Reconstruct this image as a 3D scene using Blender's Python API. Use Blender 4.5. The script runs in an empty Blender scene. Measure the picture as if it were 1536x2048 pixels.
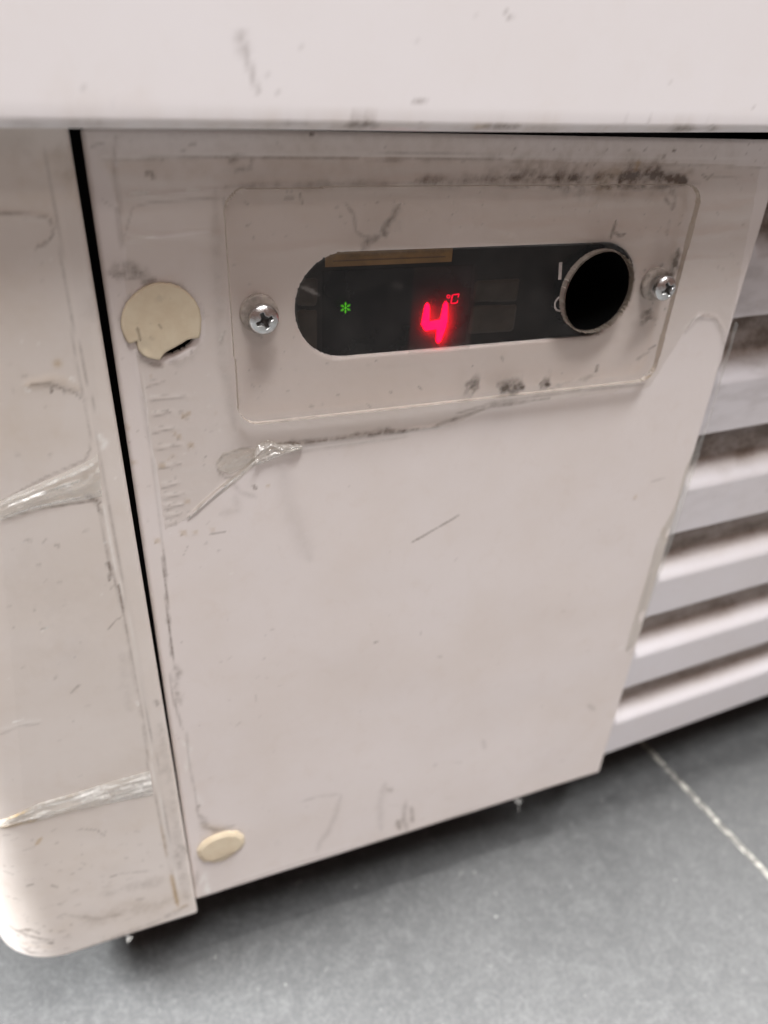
import bpy, math, random
import numpy as np
from mathutils import Matrix, Vector

# ------------------------------------------------------------------ camera
# lengths below are millimetres with z measured from the camera; V() turns them into metres above the floor
ZC = 275.0                      # height of the camera above the floor
CAM = np.array([0.0, -150.0, 0.0])
CX, CY, FPX = 768.0, 1024.0, 1485.855
RM = np.array([[0.93270658, 0.14971, -0.32809352],
               [-0.35742824, 0.50482253, -0.78574759],
               [0.04799472, 0.85014183, 0.52436187]])
sc = bpy.context.scene
cd = bpy.data.cameras.new('camera')
cd.sensor_fit = 'VERTICAL'; cd.sensor_height = 9.6; cd.sensor_width = 7.2
cd.lens = FPX / 2048 * 9.6
cd.clip_start = 0.005; cd.clip_end = 50
cd.dof.use_dof = True; cd.dof.focus_distance = 0.160; cd.dof.aperture_fstop = 2.8
cam = bpy.data.objects.new('camera', cd); sc.collection.objects.link(cam); sc.camera = cam
M4 = Matrix([list(RM[0]) + [CAM[0] / 1000], list(RM[1]) + [CAM[1] / 1000], list(RM[2]) + [ZC / 1000], [0, 0, 0, 1]])
cam.matrix_world = M4

# ------------------------------------------------------------------ light
w = bpy.data.worlds.new('World'); sc.world = w; w.use_nodes = True
bg = w.node_tree.nodes['Background']
bg.inputs[0].default_value = (1.0, 0.65, 0.55, 1); bg.inputs[1].default_value = 0.215

def area(name, loc, target, sx, sy, power, col):
    l = bpy.data.lights.new(name, 'AREA'); l.shape = 'RECTANGLE'; l.size = sx; l.size_y = sy
    l.energy = power; l.color = col
    o = bpy.data.objects.new(name, l); sc.collection.objects.link(o)
    o.location = loc
    o.rotation_euler = (Vector(target) - Vector(loc)).to_track_quat('-Z', 'Y').to_euler()
    return o
area('ceiling_lamp_near', (0.35, -0.66, 2.4), (0.1, -0.30, 0.0), 1.5, 0.36, 92, (0.98, 0.985, 1.0))
area('ceiling_lamp_middle', (0.2, -2.3, 2.5), (0.1, 0, 0.2), 1.5, 0.3, 9, (1.0, 0.955, 0.93))
area('ceiling_lamp_overhead', (0.5, -0.17, 2.5), (0.5, -0.17, 0.0), 1.5, 0.08, 44, (1.0, 0.99, 0.98))
area('ceiling_lamp_behind', (0.6, 0.12, 2.5), (0.5, -0.1, 0.0), 1.6, 0.12, 165, (1.0, 0.99, 0.98))
area('ceiling_lamp_side', (-1.5, 0.22, 1.5), (-0.05, 0.02, 0.1), 0.6, 0.35, 180, (0.97, 0.985, 1.0))
sc.view_settings.view_transform = 'Standard'
try: sc.view_settings.look = 'None'
except Exception: pass
sc.view_settings.exposure = 0.0; sc.view_settings.gamma = 1.0
sc.view_settings.use_curve_mapping = False
sc.render.engine = 'CYCLES'
sc.cycles.transparent_max_bounces = 16
sc.cycles.max_bounces = 8

# ------------------------------------------------------------------ helpers
def V(a):
    a = np.atleast_2d(np.asarray(a, float))
    return (a + np.array([0, 0, ZC])) / 1000.0
def ray(px, py):
    return RM @ np.array([px - CX, -(py - CY), -FPX])
def on_y(px, py, y=0.0):
    d = ray(px, py); return CAM + (y - CAM[1]) / d[1] * d
GYAW = math.radians(2.67); G0 = np.array([163.0, 7.0, 0.0])
GU = np.array([math.cos(GYAW), math.sin(GYAW), 0]); GN = np.array([-math.sin(GYAW), math.cos(GYAW), 0])
def on_grille(px, py, *a):
    d = ray(px, py); return CAM + GN.dot(G0 - CAM) / GN.dot(d) * d
def on_floor(px, py, *a):
    d = ray(px, py); return CAM + (-ZC - CAM[2]) / d[2] * d
PCX, PCY, PR = -36.0, 19.0, 22.0           # rounded corner of the post
def on_post(px, py, *a):
    d = ray(px, py); p = on_y(px, py, -3.0)
    if p[0] >= PCX: return p
    ex, ey = CAM[0] - PCX, CAM[1] - PCY
    A = d[0]**2 + d[1]**2; B = 2 * (ex * d[0] + ey * d[1]); C = ex * ex + ey * ey - PR * PR
    D = B * B - 4 * A * C
    if D < 0: return p
    return CAM + (-B - math.sqrt(D)) / (2 * A) * d

_tabs = {}
def vnoise(x, y, seed=0):
    if seed not in _tabs: _tabs[seed] = np.random.RandomState(seed + 11).rand(256, 256)
    T = _tabs[seed]; xi = np.floor(x).astype(int); yi = np.floor(y).astype(int)
    fx = x - xi; fy = y - yi; fx = fx * fx * (3 - 2 * fx); fy = fy * fy * (3 - 2 * fy)
    a = T[xi & 255, yi & 255]; b = T[(xi + 1) & 255, yi & 255]; c = T[xi & 255, (yi + 1) & 255]; d = T[(xi + 1) & 255, (yi + 1) & 255]
    return (a * (1 - fx) + b * fx) * (1 - fy) + (c * (1 - fx) + d * fx) * fy
def fbm(x, y, seed=0, octv=4):
    s = 0; a = 0.5; t = 0
    for i in range(octv):
        s = s + a * vnoise(x * 2**i + 17.3 * i, y * 2**i + 5.1 * i, seed + i); t += a; a *= 0.5
    return s / t
def sstep(a, b, x):
    t = np.clip((x - a) / (b - a), 0, 1); return t * t * (3 - 2 * t)

def seg_dist(P, pts):
    """distance of every vertex P to a polyline, and position along it 0..1"""
    best = np.full(len(P), 1e9); along = np.zeros(len(P)); n = max(len(pts) - 1, 1)
    if len(pts) == 1: return np.linalg.norm(P - pts[0], axis=1), along + 0.5
    for i in range(len(pts) - 1):
        a, b = pts[i], pts[i + 1]; ab = b - a; L = max(ab.dot(ab), 1e-9)
        t = np.clip((P - a) @ ab / L, 0, 1); d = np.linalg.norm(P - a - t[:, None] * ab, axis=1)
        m = d < best; best[m] = d[m]; along[m] = (i + t[m]) / n
    return best, along
def paint(P, hit, strokes, chans=('grime_shade', 'rust', 'haze_glint', 'ridge')):
    """strokes: (channel, pixel points, width mm, strength, ragged 0..1) -> dict of per-vertex values"""
    out = {c: np.zeros(len(P)) for c in chans}
    n1 = fbm(P[:, 0] * 0.9 + P[:, 1], P[:, 2] * 0.9, 3, 5)
    n2 = fbm(P[:, 0] * 0.28, P[:, 2] * 0.28 + P[:, 1] * .3, 9, 4)
    for ch, pts, wd, st, rag in strokes:
        q = [hit(*p) for p in pts]
        lo = np.min(q, axis=0) - wd * 2; hi = np.max(q, axis=0) + wd * 2
        m = np.where((P[:, 0] > lo[0]) & (P[:, 0] < hi[0]) & (P[:, 2] > lo[2]) & (P[:, 2] < hi[2]))[0]
        if len(m) == 0: continue
        d, t = seg_dist(P[m], q)
        taper = 1.0 if len(q) == 1 else np.clip(np.minimum(t, 1 - t) * 5 + 0.35, 0, 1)
        k = d / (wd * (1 + rag * (n2[m] - 0.5) * 2.2)) / taper
        v = st * np.exp(-2.0 * k * k) if wd > .75 else st * (1 - sstep(0.05, 1.15, k))
        if wd < .7: rag = min(rag, .4)
        v = v * (1 - rag + rag * 1.55 * sstep(0.22, 0.82, 0.6 * n1[m] + 0.4 * n2[m]))
        out[ch][m] = np.maximum(out[ch][m], v) if ch != 'ridge' else out[ch][m] + v
    return out
rng = random.Random(5)
def specks(ch, x0, y0, x1, y1, n, wmin, wmax, smin, smax, lmax=10, ang=None):
    r = []
    for i in range(n):
        x = rng.uniform(x0, x1); y = rng.uniform(y0, y1); a = rng.uniform(0, 6.28) if ang is None else rng.gauss(ang, 0.4)
        L = rng.uniform(0, 1)**2 * lmax
        r.append((ch, [(x, y), (x + L * math.cos(a), y + L * math.sin(a))], rng.uniform(wmin, wmax), rng.uniform(smin, smax) * .75, 0.25))
    return r

def link(name, me, parent=None, mat=None):
    o = bpy.data.objects.new(name, me); sc.collection.objects.link(o)
    if mat is not None:
        for m in (mat if isinstance(mat, (list, tuple)) else [mat]): me.materials.append(m)
    if parent is not None:
        o.parent = parent
        if parent.parent is None: o.location = -parent.location
    return o
def mesh_obj(name, verts_mm, faces, mat, parent=None, smooth=True, attrs=None, mi=None, autosm=None):
    me = bpy.data.meshes.new(name)
    vs = V(verts_mm)
    me.from_pydata([tuple(v) for v in vs] if len(vs) < 4000 else vs.tolist(), [], [tuple(f) for f in faces])
    o = link(name, me, parent, mat)
    if smooth: me.polygons.foreach_set('use_smooth', [True] * len(me.polygons))
    if mi is not None: me.polygons.foreach_set('material_index', list(mi))
    for k, a in (attrs or {}).items():
        at = me.attributes.new(k, 'FLOAT', 'POINT'); at.data.foreach_set('value', np.asarray(a, np.float32))
    if autosm is not None:
        me.update()
        if hasattr(me, 'set_sharp_from_angle'): me.set_sharp_from_angle(angle=math.radians(autosm))
    me.update()
    return o

def sd_poly(pts):
    pts = np.array(pts, float)
    def f(x, z):
        d = np.full(x.shape, 1e9); s = np.ones(x.shape); n = len(pts); j = n - 1
        for i in range(n):
            ex, ez = pts[j] - pts[i]; wx = x - pts[i, 0]; wz = z - pts[i, 1]
            t = np.clip((wx * ex + wz * ez) / max(ex * ex + ez * ez, 1e-12), 0, 1)
            bx = wx - ex * t; bz = wz - ez * t; d = np.minimum(d, bx * bx + bz * bz)
            c1 = z >= pts[i, 1]; c2 = z < pts[j, 1]; c3 = ex * wz > ez * wx
            fl = (c1 & c2 & c3) | (~c1 & ~c2 & ~c3); s = np.where(fl, -s, s); j = i
        return s * np.sqrt(d)
    return f
def rnd(f, r): return lambda x, z: f(x, z) - r
def sd_quad_round(pts, r):
    c = np.mean(pts, axis=0); q = []
    P = [np.array(p, float) for p in pts]; n = len(P)
    for i in range(n):        # inset every corner by r
        a = P[i - 1] - P[i]; b = P[(i + 1) % n] - P[i]; a /= np.linalg.norm(a); b /= np.linalg.norm(b)
        m = a + b; s = r / abs(np.cross(a, m / np.linalg.norm(m)))
        q.append(P[i] + m / np.linalg.norm(m) * s)
    return rnd(sd_poly(q), r)
def sd_circle(cx, cz, r): return lambda x, z: np.hypot(x - cx, z - cz) - r
def sd_stad(xa, xb, cz, r): return lambda x, z: np.hypot(x - np.clip(x, xa, xb), z - cz) - r
def cut(f, *hs): 
    def g(x, z):
        d = f(x, z)
        for h in hs: d = np.maximum(d, -h(x, z))
        return d
    return g
def plate_mesh(name, mat, bounds, cell, sdf, yf, yb, parent, hit=None, strokes=None, post=None, side_mi=0, smooth=True, extra=None):
    """solid plate in the x-z plane: dense front face that can carry dirt, plain back, side walls; sdf < 0 is inside"""
    x0, x1, z0, z1 = bounds
    xs = np.arange(x0 - cell, x1 + cell * 1.5, cell); zs = np.arange(z0 - cell, z1 + cell * 1.5, cell)
    nx, nz = len(xs), len(zs)
    X, Z = np.meshgrid(xs, zs); X = X.ravel().copy(); Z = Z.ravel().copy()
    I = np.arange(nx * nz).reshape(nz, nx)
    F = np.stack([I[:-1, :-1], I[:-1, 1:], I[1:, 1:], I[1:, :-1]], -1).reshape(-1, 4)
    cx = X[F].mean(1); cz = Z[F].mean(1)
    F = F[sdf(cx, cz) < 0]
    for it in range(3):
        d = sdf(X, Z); used = np.zeros(len(X), bool); used[F.ravel()] = True
        m = used & ((d > 0) | (d > -0.3 * cell))
        if it: m = used & (d > 0) | (used & (abs(d) < 0.3 * cell) )
        e = 1e-3; gx = (sdf(X + e, Z) - sdf(X - e, Z)) / (2 * e); gz = (sdf(X, Z + e) - sdf(X, Z - e)) / (2 * e)
        X[m] -= (d * gx)[m]; Z[m] -= (d * gz)[m]
    used = np.unique(F.ravel()); re = -np.ones(len(X), int); re[used] = np.arange(len(used)); F = re[F]
    X = X[used]; Z = Z[used]; n = len(X); d = sdf(X, Z)
    at = {}
    Y = yf(X, Z, d) if callable(yf) else np.full(n, float(yf))
    if strokes is not None:
        P = np.stack([X, np.full(n, np.mean(Y)), Z], -1); at = paint(P, hit, strokes)
        Y = Y - at.pop('ridge')
    if extra: 
        for k, f in extra.items(): at[k] = np.maximum(at.get(k, 0), f(X, Z, d))
    # F is counter-clockwise seen from -y (x right, z up)
    front = np.stack([X, Y, Z], -1)
    E = np.concatenate([F[:, [0, 1]], F[:, [1, 2]], F[:, [2, 3]], F[:, [3, 0]]])
    key = np.sort(E, 1); kk = key[:, 0].astype(np.int64) * (n + 1) + key[:, 1]
    u, inv, cnt = np.unique(kk, return_inverse=True, return_counts=True)
    be = E[cnt[inv] == 1]
    verts = front; faces = F.tolist(); mi = [0] * len(F)
    if yb is not None:
        back = np.stack([X, np.full(n, float(yb)), Z], -1); verts = np.concatenate([front, back])
        faces += (F[:, ::-1] + n).tolist(); mi += [0] * len(F)
        faces += np.stack([be[:, 1], be[:, 0], be[:, 0] + n, be[:, 1] + n], -1).tolist(); mi += [side_mi] * len(be)
        at = {k: np.concatenate([a, np.zeros(n)]) for k, a in at.items()}
    return mesh_obj(name, verts, faces, mat, parent, smooth, at, mi, autosm=50)

def grid_mesh(name, P, mat, parent, attrs=None, flip=False, closed=False):
    """P: (a, b, 3) array of points"""
    a, b = P.shape[:2]; I = np.arange(a * b).reshape(a, b)
    if closed: I = np.concatenate([I, I[:, :1]], 1)
    F = np.stack([I[:-1, :-1], I[:-1, 1:], I[1:, 1:], I[1:, :-1]], -1).reshape(-1, 4)
    if flip: F = F[:, ::-1]
    return mesh_obj(name, P.reshape(-1, 3), F.tolist(), mat, parent, True, attrs)

def box(name, a, b, mat, parent, bev=0.0):
    import bmesh
    bm = bmesh.new(); bmesh.ops.create_cube(bm, size=1)
    a = np.array(a, float); b = np.array(b, float)
    for v in bm.verts:
        p = (a + b) / 2 + np.array(v.co) * (b - a); v.co = V(p)[0]
    if bev: bmesh.ops.bevel(bm, geom=bm.edges[:], offset=bev / 1000, segments=2, affect='EDGES')
    me = bpy.data.meshes.new(name); bm.to_mesh(me); bm.free()
    return link(name, me, parent, mat)
def tube(pts, r, n=8):
    pts = [np.array(p, float) for p in pts]; vs = []; fs = []
    for i, p in enumerate(pts):
        t = pts[min(i + 1, len(pts) - 1)] - pts[max(i - 1, 0)]; t /= np.linalg.norm(t)
        a = np.cross(t, [0.3, 1, 0.2]); a /= np.linalg.norm(a); b = np.cross(t, a)
        rr = r[i] if isinstance(r, (list, tuple)) else r
        for k in range(n):
            th = 2 * math.pi * k / n; vs.append(p + rr * (math.cos(th) * a + math.sin(th) * b))
    for i in range(len(pts) - 1):
        for k in range(n):
            fs.append((i * n + k, i * n + (k + 1) % n, (i + 1) * n + (k + 1) % n, (i + 1) * n + k))
    fs.append(tuple(range(n))[::-1]); fs.append(tuple((len(pts) - 1) * n + k for k in range(n)))
    return vs, fs
def join(parts):
    V_, F_ = [], []
    for v, f in parts:
        o = len(V_); V_ += list(v); F_ += [tuple(i + o for i in q) for q in f]
    return np.array(V_), F_

# ------------------------------------------------------------------ materials
class NT:
    def __init__(s, name):
        s.m = bpy.data.materials.new(name); s.m.use_nodes = True; s.t = s.m.node_tree; s.t.nodes.clear()
        s.out = s.t.nodes.new('ShaderNodeOutputMaterial')
    def n(s, typ, **kw):
        o = s.t.nodes.new(typ)
        for k, v in kw.items(): setattr(o, k, v)
        return o
    def l(s, a, b): s.t.links.new(a, b)
    def val(s, sock, v):
        if isinstance(v, bpy.types.NodeSocket): s.l(v, sock)
        else: sock.default_value = v
    def math(s, op, a, b=0.0, clamp=False):
        o = s.n('ShaderNodeMath', operation=op, use_clamp=clamp); s.val(o.inputs[0], a); s.val(o.inputs[1], b); return o.outputs[0]
    def mix(s, f, a, b, blend='MIX'):
        o = s.n('ShaderNodeMixRGB', blend_type=blend); s.val(o.inputs[0], f)
        s.val(o.inputs[1], a if isinstance(a, bpy.types.NodeSocket) else (*a, 1)); s.val(o.inputs[2], b if isinstance(b, bpy.types.NodeSocket) else (*b, 1))
        return o.outputs[0]
    def noise(s, scale, detail=4, rough=0.55, vec=None, dist=0.0):
        o = s.n('ShaderNodeTexNoise'); o.inputs['Scale'].default_value = scale; o.inputs['Detail'].default_value = detail
        o.inputs['Roughness'].default_value = rough; o.inputs['Distortion'].default_value = dist
        s.l(vec if vec is not None else s.coord(), o.inputs['Vector']); return o.outputs['Fac']
    def coord(s):
        if not hasattr(s, '_c'): s._c = s.n('ShaderNodeTexCoord').outputs['Object']
        return s._c
    def attr(s, name):
        o = s.n('ShaderNodeAttribute'); o.attribute_name = name; return o.outputs['Fac']
    def ramp(s, f, a, b, lo=0.0, hi=1.0):
        o = s.n('ShaderNodeMapRange', interpolation_type='SMOOTHSTEP'); s.val(o.inputs[0], f)
        for i, v in enumerate((a, b, lo, hi)): o.inputs[i + 1].default_value = v
        return o.outputs[0]
    def bump(s, h, dist, strength=1.0, normal=None):
        o = s.n('ShaderNodeBump'); o.inputs['Strength'].default_value = strength; o.inputs['Distance'].default_value = dist
        s.l(h, o.inputs['Height'])
        if normal is not None: s.l(normal, o.inputs['Normal'])
        return o.outputs[0]
    def fin(s, sh): s.l(sh, s.out.inputs[0]); return s.m
def principled(t, base, rough, metal=0.0, spec=0.5, normal=None, coat=0.0, coatr=0.1):
    p = t.n('ShaderNodeBsdfPrincipled')
    t.val(p.inputs['Base Color'], base if isinstance(base, bpy.types.NodeSocket) else (*base, 1))
    t.val(p.inputs['Roughness'], rough); t.val(p.inputs['Metallic'], metal)
    p.inputs['Specular IOR Level'].default_value = spec
    p.inputs['Coat Weight'].default_value = coat; p.inputs['Coat Roughness'].default_value = coatr
    if normal is not None: t.l(normal, p.inputs['Normal'])
    return p.outputs[0]

def paint_mat(name, base, rough, coat=0.15, dirt=1.0, tint=(0.80, 0.72, 0.62), bmp=1.0):
    t = NT(name)
    big = t.ramp(t.noise(22, 5, 0.6), 0.35, 0.7)
    med = t.ramp(t.noise(140, 6, 0.65, dist=0.5), 0.50, 0.78)
    fine = t.noise(1900, 3, 0.7)
    c = t.mix(t.math('MULTIPLY', big, 0.55 * dirt), base, tuple(b * k for b, k in zip(base, (0.90, 0.86, 0.80))))
    c = t.mix(t.math('MULTIPLY', med, 0.22 * dirt), c, tuple(b * k for b, k in zip(base, tint)))
    sp = t.ramp(t.noise(900, 4, 0.6, dist=1.2), 0.70, 0.78)
    c = t.mix(t.math('MULTIPLY', sp, 0.30 * dirt), c, (0.22, 0.17, 0.13))
    rg = t.attr('rust'); c = t.mix(t.math('MULTIPLY', rg, 0.85, True), c, (0.42, 0.27, 0.10))
    hz = t.attr('haze_glint'); c = t.mix(t.math('MULTIPLY', hz, 0.8, True), c, (0.86, 0.84, 0.80))  # pale tone for haze and for painted glints
    g = t.math('MULTIPLY', t.attr('grime_shade'), t.math('ADD', t.math('MULTIPLY', fine, 1.1), 0.45))  # dark tone for dirt and for painted shade
    g2 = t.math('MULTIPLY', t.noise(420, 5, 0.7), 0.9); g = t.math('MULTIPLY', g, t.math('ADD', g2, 0.5), True)
    c = t.mix(g, c, (0.13, 0.09, 0.066))
    r = t.math('ADD', t.math('MULTIPLY', med, 0.15), rough)
    nb = t.bump(t.noise(500, 3, 0.5), 0.00006, 0.6 * bmp); nb = t.bump(fine, 0.00002, 0.5 * bmp, nb)
    return t.fin(principled(t, c, r, normal=nb, coat=coat, coatr=0.18))

def film_mat(name, tint=(0.98, 0.972, 0.958), rough=0.16, gloss=1.0, white=0.0):
    t = NT(name)
    nb = t.bump(t.noise(260, 4, 0.6, dist=0.8), 0.0004, 0.5)
    tr = t.n('ShaderNodeBsdfTransparent'); tr.inputs[0].default_value = (*tint, 1)
    gl = t.n('ShaderNodeBsdfGlossy'); gl.inputs['Roughness'].default_value = rough; gl.inputs[0].default_value = (1, 1, 1, 1); t.l(nb, gl.inputs['Normal'])
    df = t.n('ShaderNodeBsdfDiffuse'); df.inputs[0].default_value = (0.84, 0.82, 0.78, 1); t.l(nb, df.inputs['Normal'])
    dd = t.n('ShaderNodeBsdfDiffuse'); t.l(t.mix(t.attr('rust'), (0.15, 0.11, 0.085), (0.45, 0.30, 0.10)), dd.inputs[0])
    lw = t.n('ShaderNodeLayerWeight'); lw.inputs[0].default_value = 0.25; t.l(nb, lw.inputs['Normal'])
    f = t.math('MULTIPLY', t.math('ADD', t.math('MULTIPLY', lw.outputs['Facing'], 0.30), 0.04), gloss, True)
    def mx(fac, a, b):
        m = t.n('ShaderNodeMixShader'); t.val(m.inputs[0], fac); t.l(a, m.inputs[1]); t.l(b, m.inputs[2]); return m.outputs[0]
    hz = t.math('MULTIPLY', t.attr('haze_glint'), t.ramp(t.noise(600, 5, 0.7, dist=1.0), 0.3, 0.7, 0.35, 1.0))
    a = mx(t.math('ADD', hz, white, True), tr.outputs[0], df.outputs[0])
    fine = t.noise(1300, 4, 0.75)
    g = t.math('MULTIPLY', t.math('ADD', t.attr('grime_shade'), t.math('MULTIPLY', t.attr('rust'), 0.6)), t.math('ADD', t.math('MULTIPLY', fine, 1.3), 0.25), True)
    a = mx(g, a, dd.outputs[0])
    a = mx(f, a, gl.outputs[0])
    return t.fin(a)

def acrylic_mat():
    t = NT('clear_acrylic')
    geo = t.n('ShaderNodeNewGeometry')
    nb = t.bump(t.noise(60, 3, 0.5), 0.0003, 0.12)
    tr = t.n('ShaderNodeBsdfTransparent'); tr.inputs[0].default_value = (0.98, 0.972, 0.966, 1)
    gl = t.n('ShaderNodeBsdfGlossy'); gl.inputs['Roughness'].default_value = 0.07; t.l(nb, gl.inputs['Normal'])
    haze_glint = t.n('ShaderNodeBsdfDiffuse'); haze_glint.inputs[0].default_value = (0.66, 0.61, 0.57, 1)
    dd = t.n('ShaderNodeBsdfDiffuse'); t.l(t.mix(t.attr('rust'), (0.10, 0.08, 0.065), (0.40, 0.26, 0.10)), dd.inputs[0])
    lw = t.n('ShaderNodeLayerWeight'); lw.inputs[0].default_value = 0.2
    f = t.math('ADD', t.math('MULTIPLY', t.math('POWER', lw.outputs['Facing'], 3.0), 0.6), 0.03)
    f = t.math('MULTIPLY', f, t.math('SUBTRACT', 1.0, geo.outputs['Backfacing']), True)
    def mx(fac, a, b):
        m = t.n('ShaderNodeMixShader'); t.val(m.inputs[0], fac); t.l(a, m.inputs[1]); t.l(b, m.inputs[2]); return m.outputs[0]
    front = t.math('SUBTRACT', 1.0, geo.outputs['Backfacing'])
    h = t.math('MULTIPLY', t.ramp(t.noise(110, 6, 0.65, dist=0.6), 0.35, 0.75, 0.0, 0.02), front)
    h = t.math('ADD', h, t.math('MULTIPLY', t.attr('haze_glint'), 0.5), True)
    a = mx(h, tr.outputs[0], haze_glint.outputs[0])
    fine = t.noise(1000, 5, 0.75)
    g = t.math('MULTIPLY', t.math('ADD', t.attr('grime_shade'), t.math('MULTIPLY', t.attr('rust'), 0.5)), t.math('ADD', t.math('MULTIPLY', fine, 1.3), 0.2), True)
    a = mx(g, a, dd.outputs[0]); a = mx(f, a, gl.outputs[0])
    return t.fin(a)
def edge_mat():
    t = NT('cut_acrylic_edge')
    tr = t.n('ShaderNodeBsdfTransparent'); tr.inputs[0].default_value = (0.62, 0.57, 0.50, 1)
    p = principled(t, t.mix(t.noise(260, 3), (0.80, 0.73, 0.65), (0.55, 0.48, 0.41)), 0.2)
    m = t.n('ShaderNodeMixShader'); m.inputs[0].default_value = 0.65; t.l(tr.outputs[0], m.inputs[1]); t.l(p, m.inputs[2])
    return t.fin(m.outputs[0])
def plain(name, col, rough=0.5, metal=0.0, spec=0.5, var=0.15, scale=300, bump=0.0, coat=0.0):
    t = NT(name); n = t.noise(scale, 5, 0.6)
    c = t.mix(t.ramp(n, 0.35, 0.7), col, tuple(c * (1 - var) for c in col))
    nb = t.bump(n, bump, 0.6) if bump else None
    return t.fin(principled(t, c, rough, metal, spec, nb, coat))
def emit(name, col, st):
    t = NT(name); e = t.n('ShaderNodeEmission'); e.inputs[0].default_value = (*col, 1); e.inputs[1].default_value = st
    return t.fin(e.outputs[0])

M_body = paint_mat('white_enamel_body', (0.80, 0.765, 0.765), 0.38, 0.25, dirt=0.35, bmp=0.18)
M_panel = paint_mat('white_enamel_panel', (0.73, 0.668, 0.640), 0.36, 0.15, dirt=0.8)
M_post = paint_mat('white_enamel_post', (0.68, 0.620, 0.575), 0.34, 0.2, dirt=0.9)
M_grille = paint_mat('white_enamel_grille', (0.655, 0.628, 0.642), 0.40, 0.2, dirt=0.5)
M_film = film_mat('clear_tape_film')
M_film2 = film_mat('clear_tape_on_post', (0.997, 0.996, 0.995), 0.12, 0.32)
M_crease = film_mat('creased_tape', (0.95, 0.94, 0.91), 0.12, 1.6, 0.05)
M_acry = acrylic_mat(); M_edge = edge_mat()
def rim_mat():
    t = NT('milky_cut_edge'); geo = t.n('ShaderNodeNewGeometry')
    tr = t.n('ShaderNodeBsdfTransparent'); tr.inputs[0].default_value = (0.95, 0.93, 0.91, 1)
    n = t.noise(350, 5, .65)
    p = principled(t, t.mix(t.ramp(n, .35, .7), (0.42, 0.37, 0.33), (0.16, 0.13, 0.11)), 0.18, normal=t.bump(n, .0001, .6))
    m = t.n('ShaderNodeMixShader'); t.l(t.math('ADD', t.math('MULTIPLY', geo.outputs['Backfacing'], -.62), .7), m.inputs[0]); t.l(tr.outputs[0], m.inputs[1]); t.l(p, m.inputs[2])
    return t.fin(m.outputs[0])
M_rim = rim_mat()
M_dark = plain('dark_inside', (0.012, 0.011, 0.011), 0.7)
M_black = plain('black_recess', (0.002, 0.002, 0.002), 0.9, spec=0.05)
M_face = plain('smoked_display_face', (0.012, 0.009, 0.008), 0.28, spec=0.15, var=0.5, scale=120)
M_btn = plain('membrane_button', (0.034, 0.026, 0.02), 0.35, spec=0.15, var=0.3)
M_amber = plain('amber_strip', (0.19, 0.10, 0.022), 0.4, var=0.3, scale=400)
M_amberd = plain('amber_strip_border', (0.10, 0.05, 0.012), 0.4, var=0.3, scale=400)
M_print = plain('grey_print', (0.52, 0.47, 0.45), 0.5, var=0.3, scale=900)
M_cap = plain('yellowed_plastic', (0.66, 0.50, 0.27), 0.42, var=0.10, scale=160, bump=0.0001)
M_capd = M_cap
M_washer = plain('grimy_washer', (0.50, 0.44, 0.39), 0.5, var=0.4, scale=700)
M_red = emit('red_led', (1.0, 0.0, 0.014), 12.0)
M_red2 = emit('red_led_small', (1.0, 0.0, 0.03), 1.8)
M_green = emit('green_led', (0.12, 0.75, 0.01), 1.0)

def screw_mat():
    t = NT('zinc_plated_steel'); n = t.noise(1500, 4, 0.6)
    c = t.mix(t.ramp(n, 0.4, 0.7), (0.66, 0.66, 0.66), (0.50, 0.49, 0.47))
    c = t.mix(t.math('MULTIPLY', t.attr('grime_shade'), 1.0, True), c, (0.02, 0.018, 0.015))
    met = t.math('SUBTRACT', 1.0, t.math('MULTIPLY', t.attr('grime_shade'), 0.8), True)
    return t.fin(principled(t, c, 0.24, met, 0.5, t.bump(n, 0.00015, 0.7)))
M_screw = screw_mat()

# ------------------------------------------------------------------ floor
def tile_mat():
    t = NT('grey_stone_tile')
    a = t.noise(14, 6, 0.6, dist=0.3); b = t.noise(150, 9, 0.9, dist=0.2); c3 = t.noise(650, 4, 0.85); s = t.noise(200, 5, 0.7)
    c = t.mix(t.ramp(a, 0.3, 0.7), (0.044, 0.0448, 0.0444), (0.064, 0.0645, 0.064))
    c = t.mix(t.math('MULTIPLY', t.ramp(b, 0.42, 0.66), 0.65), c, (0.118, 0.119, 0.117))
    c = t.mix(t.math('MULTIPLY', t.ramp(c3, 0.44, 0.60), 0.5), c, (0.03, 0.03, 0.032))
    c = t.mix(t.math('MULTIPLY', t.ramp(s, 0.66, 0.71), 0.85), c, (0.30, 0.30, 0.285))
    nb = t.bump(b, 0.0006, 0.5); nb = t.bump(c3, 0.0003, 0.5, nb)
    return t.fin(principled(t, c, t.ramp(b, 0.3, 0.7, 0.42, 0.6), normal=nb))
def grout_mat():
    t = NT('pale_grout'); n = t.noise(260, 5, 0.75, dist=0.8)
    c = t.mix(t.ramp(n, 0.42, 0.62), (0.10, 0.095, 0.088), (0.34, 0.33, 0.29))
    return t.fin(principled(t, c, 0.8, normal=t.bump(n, 0.0004, 0.8)))
FA = on_floor(1536, 1748); FB = on_floor(1300, 1500)
fd = (FB - FA)[:2]; fd /= np.linalg.norm(fd); fn = np.array([fd[1], -fd[0]])       # along and across the joint
tiles_v, tiles_f = [], []
T = 600.0; G = 2.9; off_along = 330.0
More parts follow.
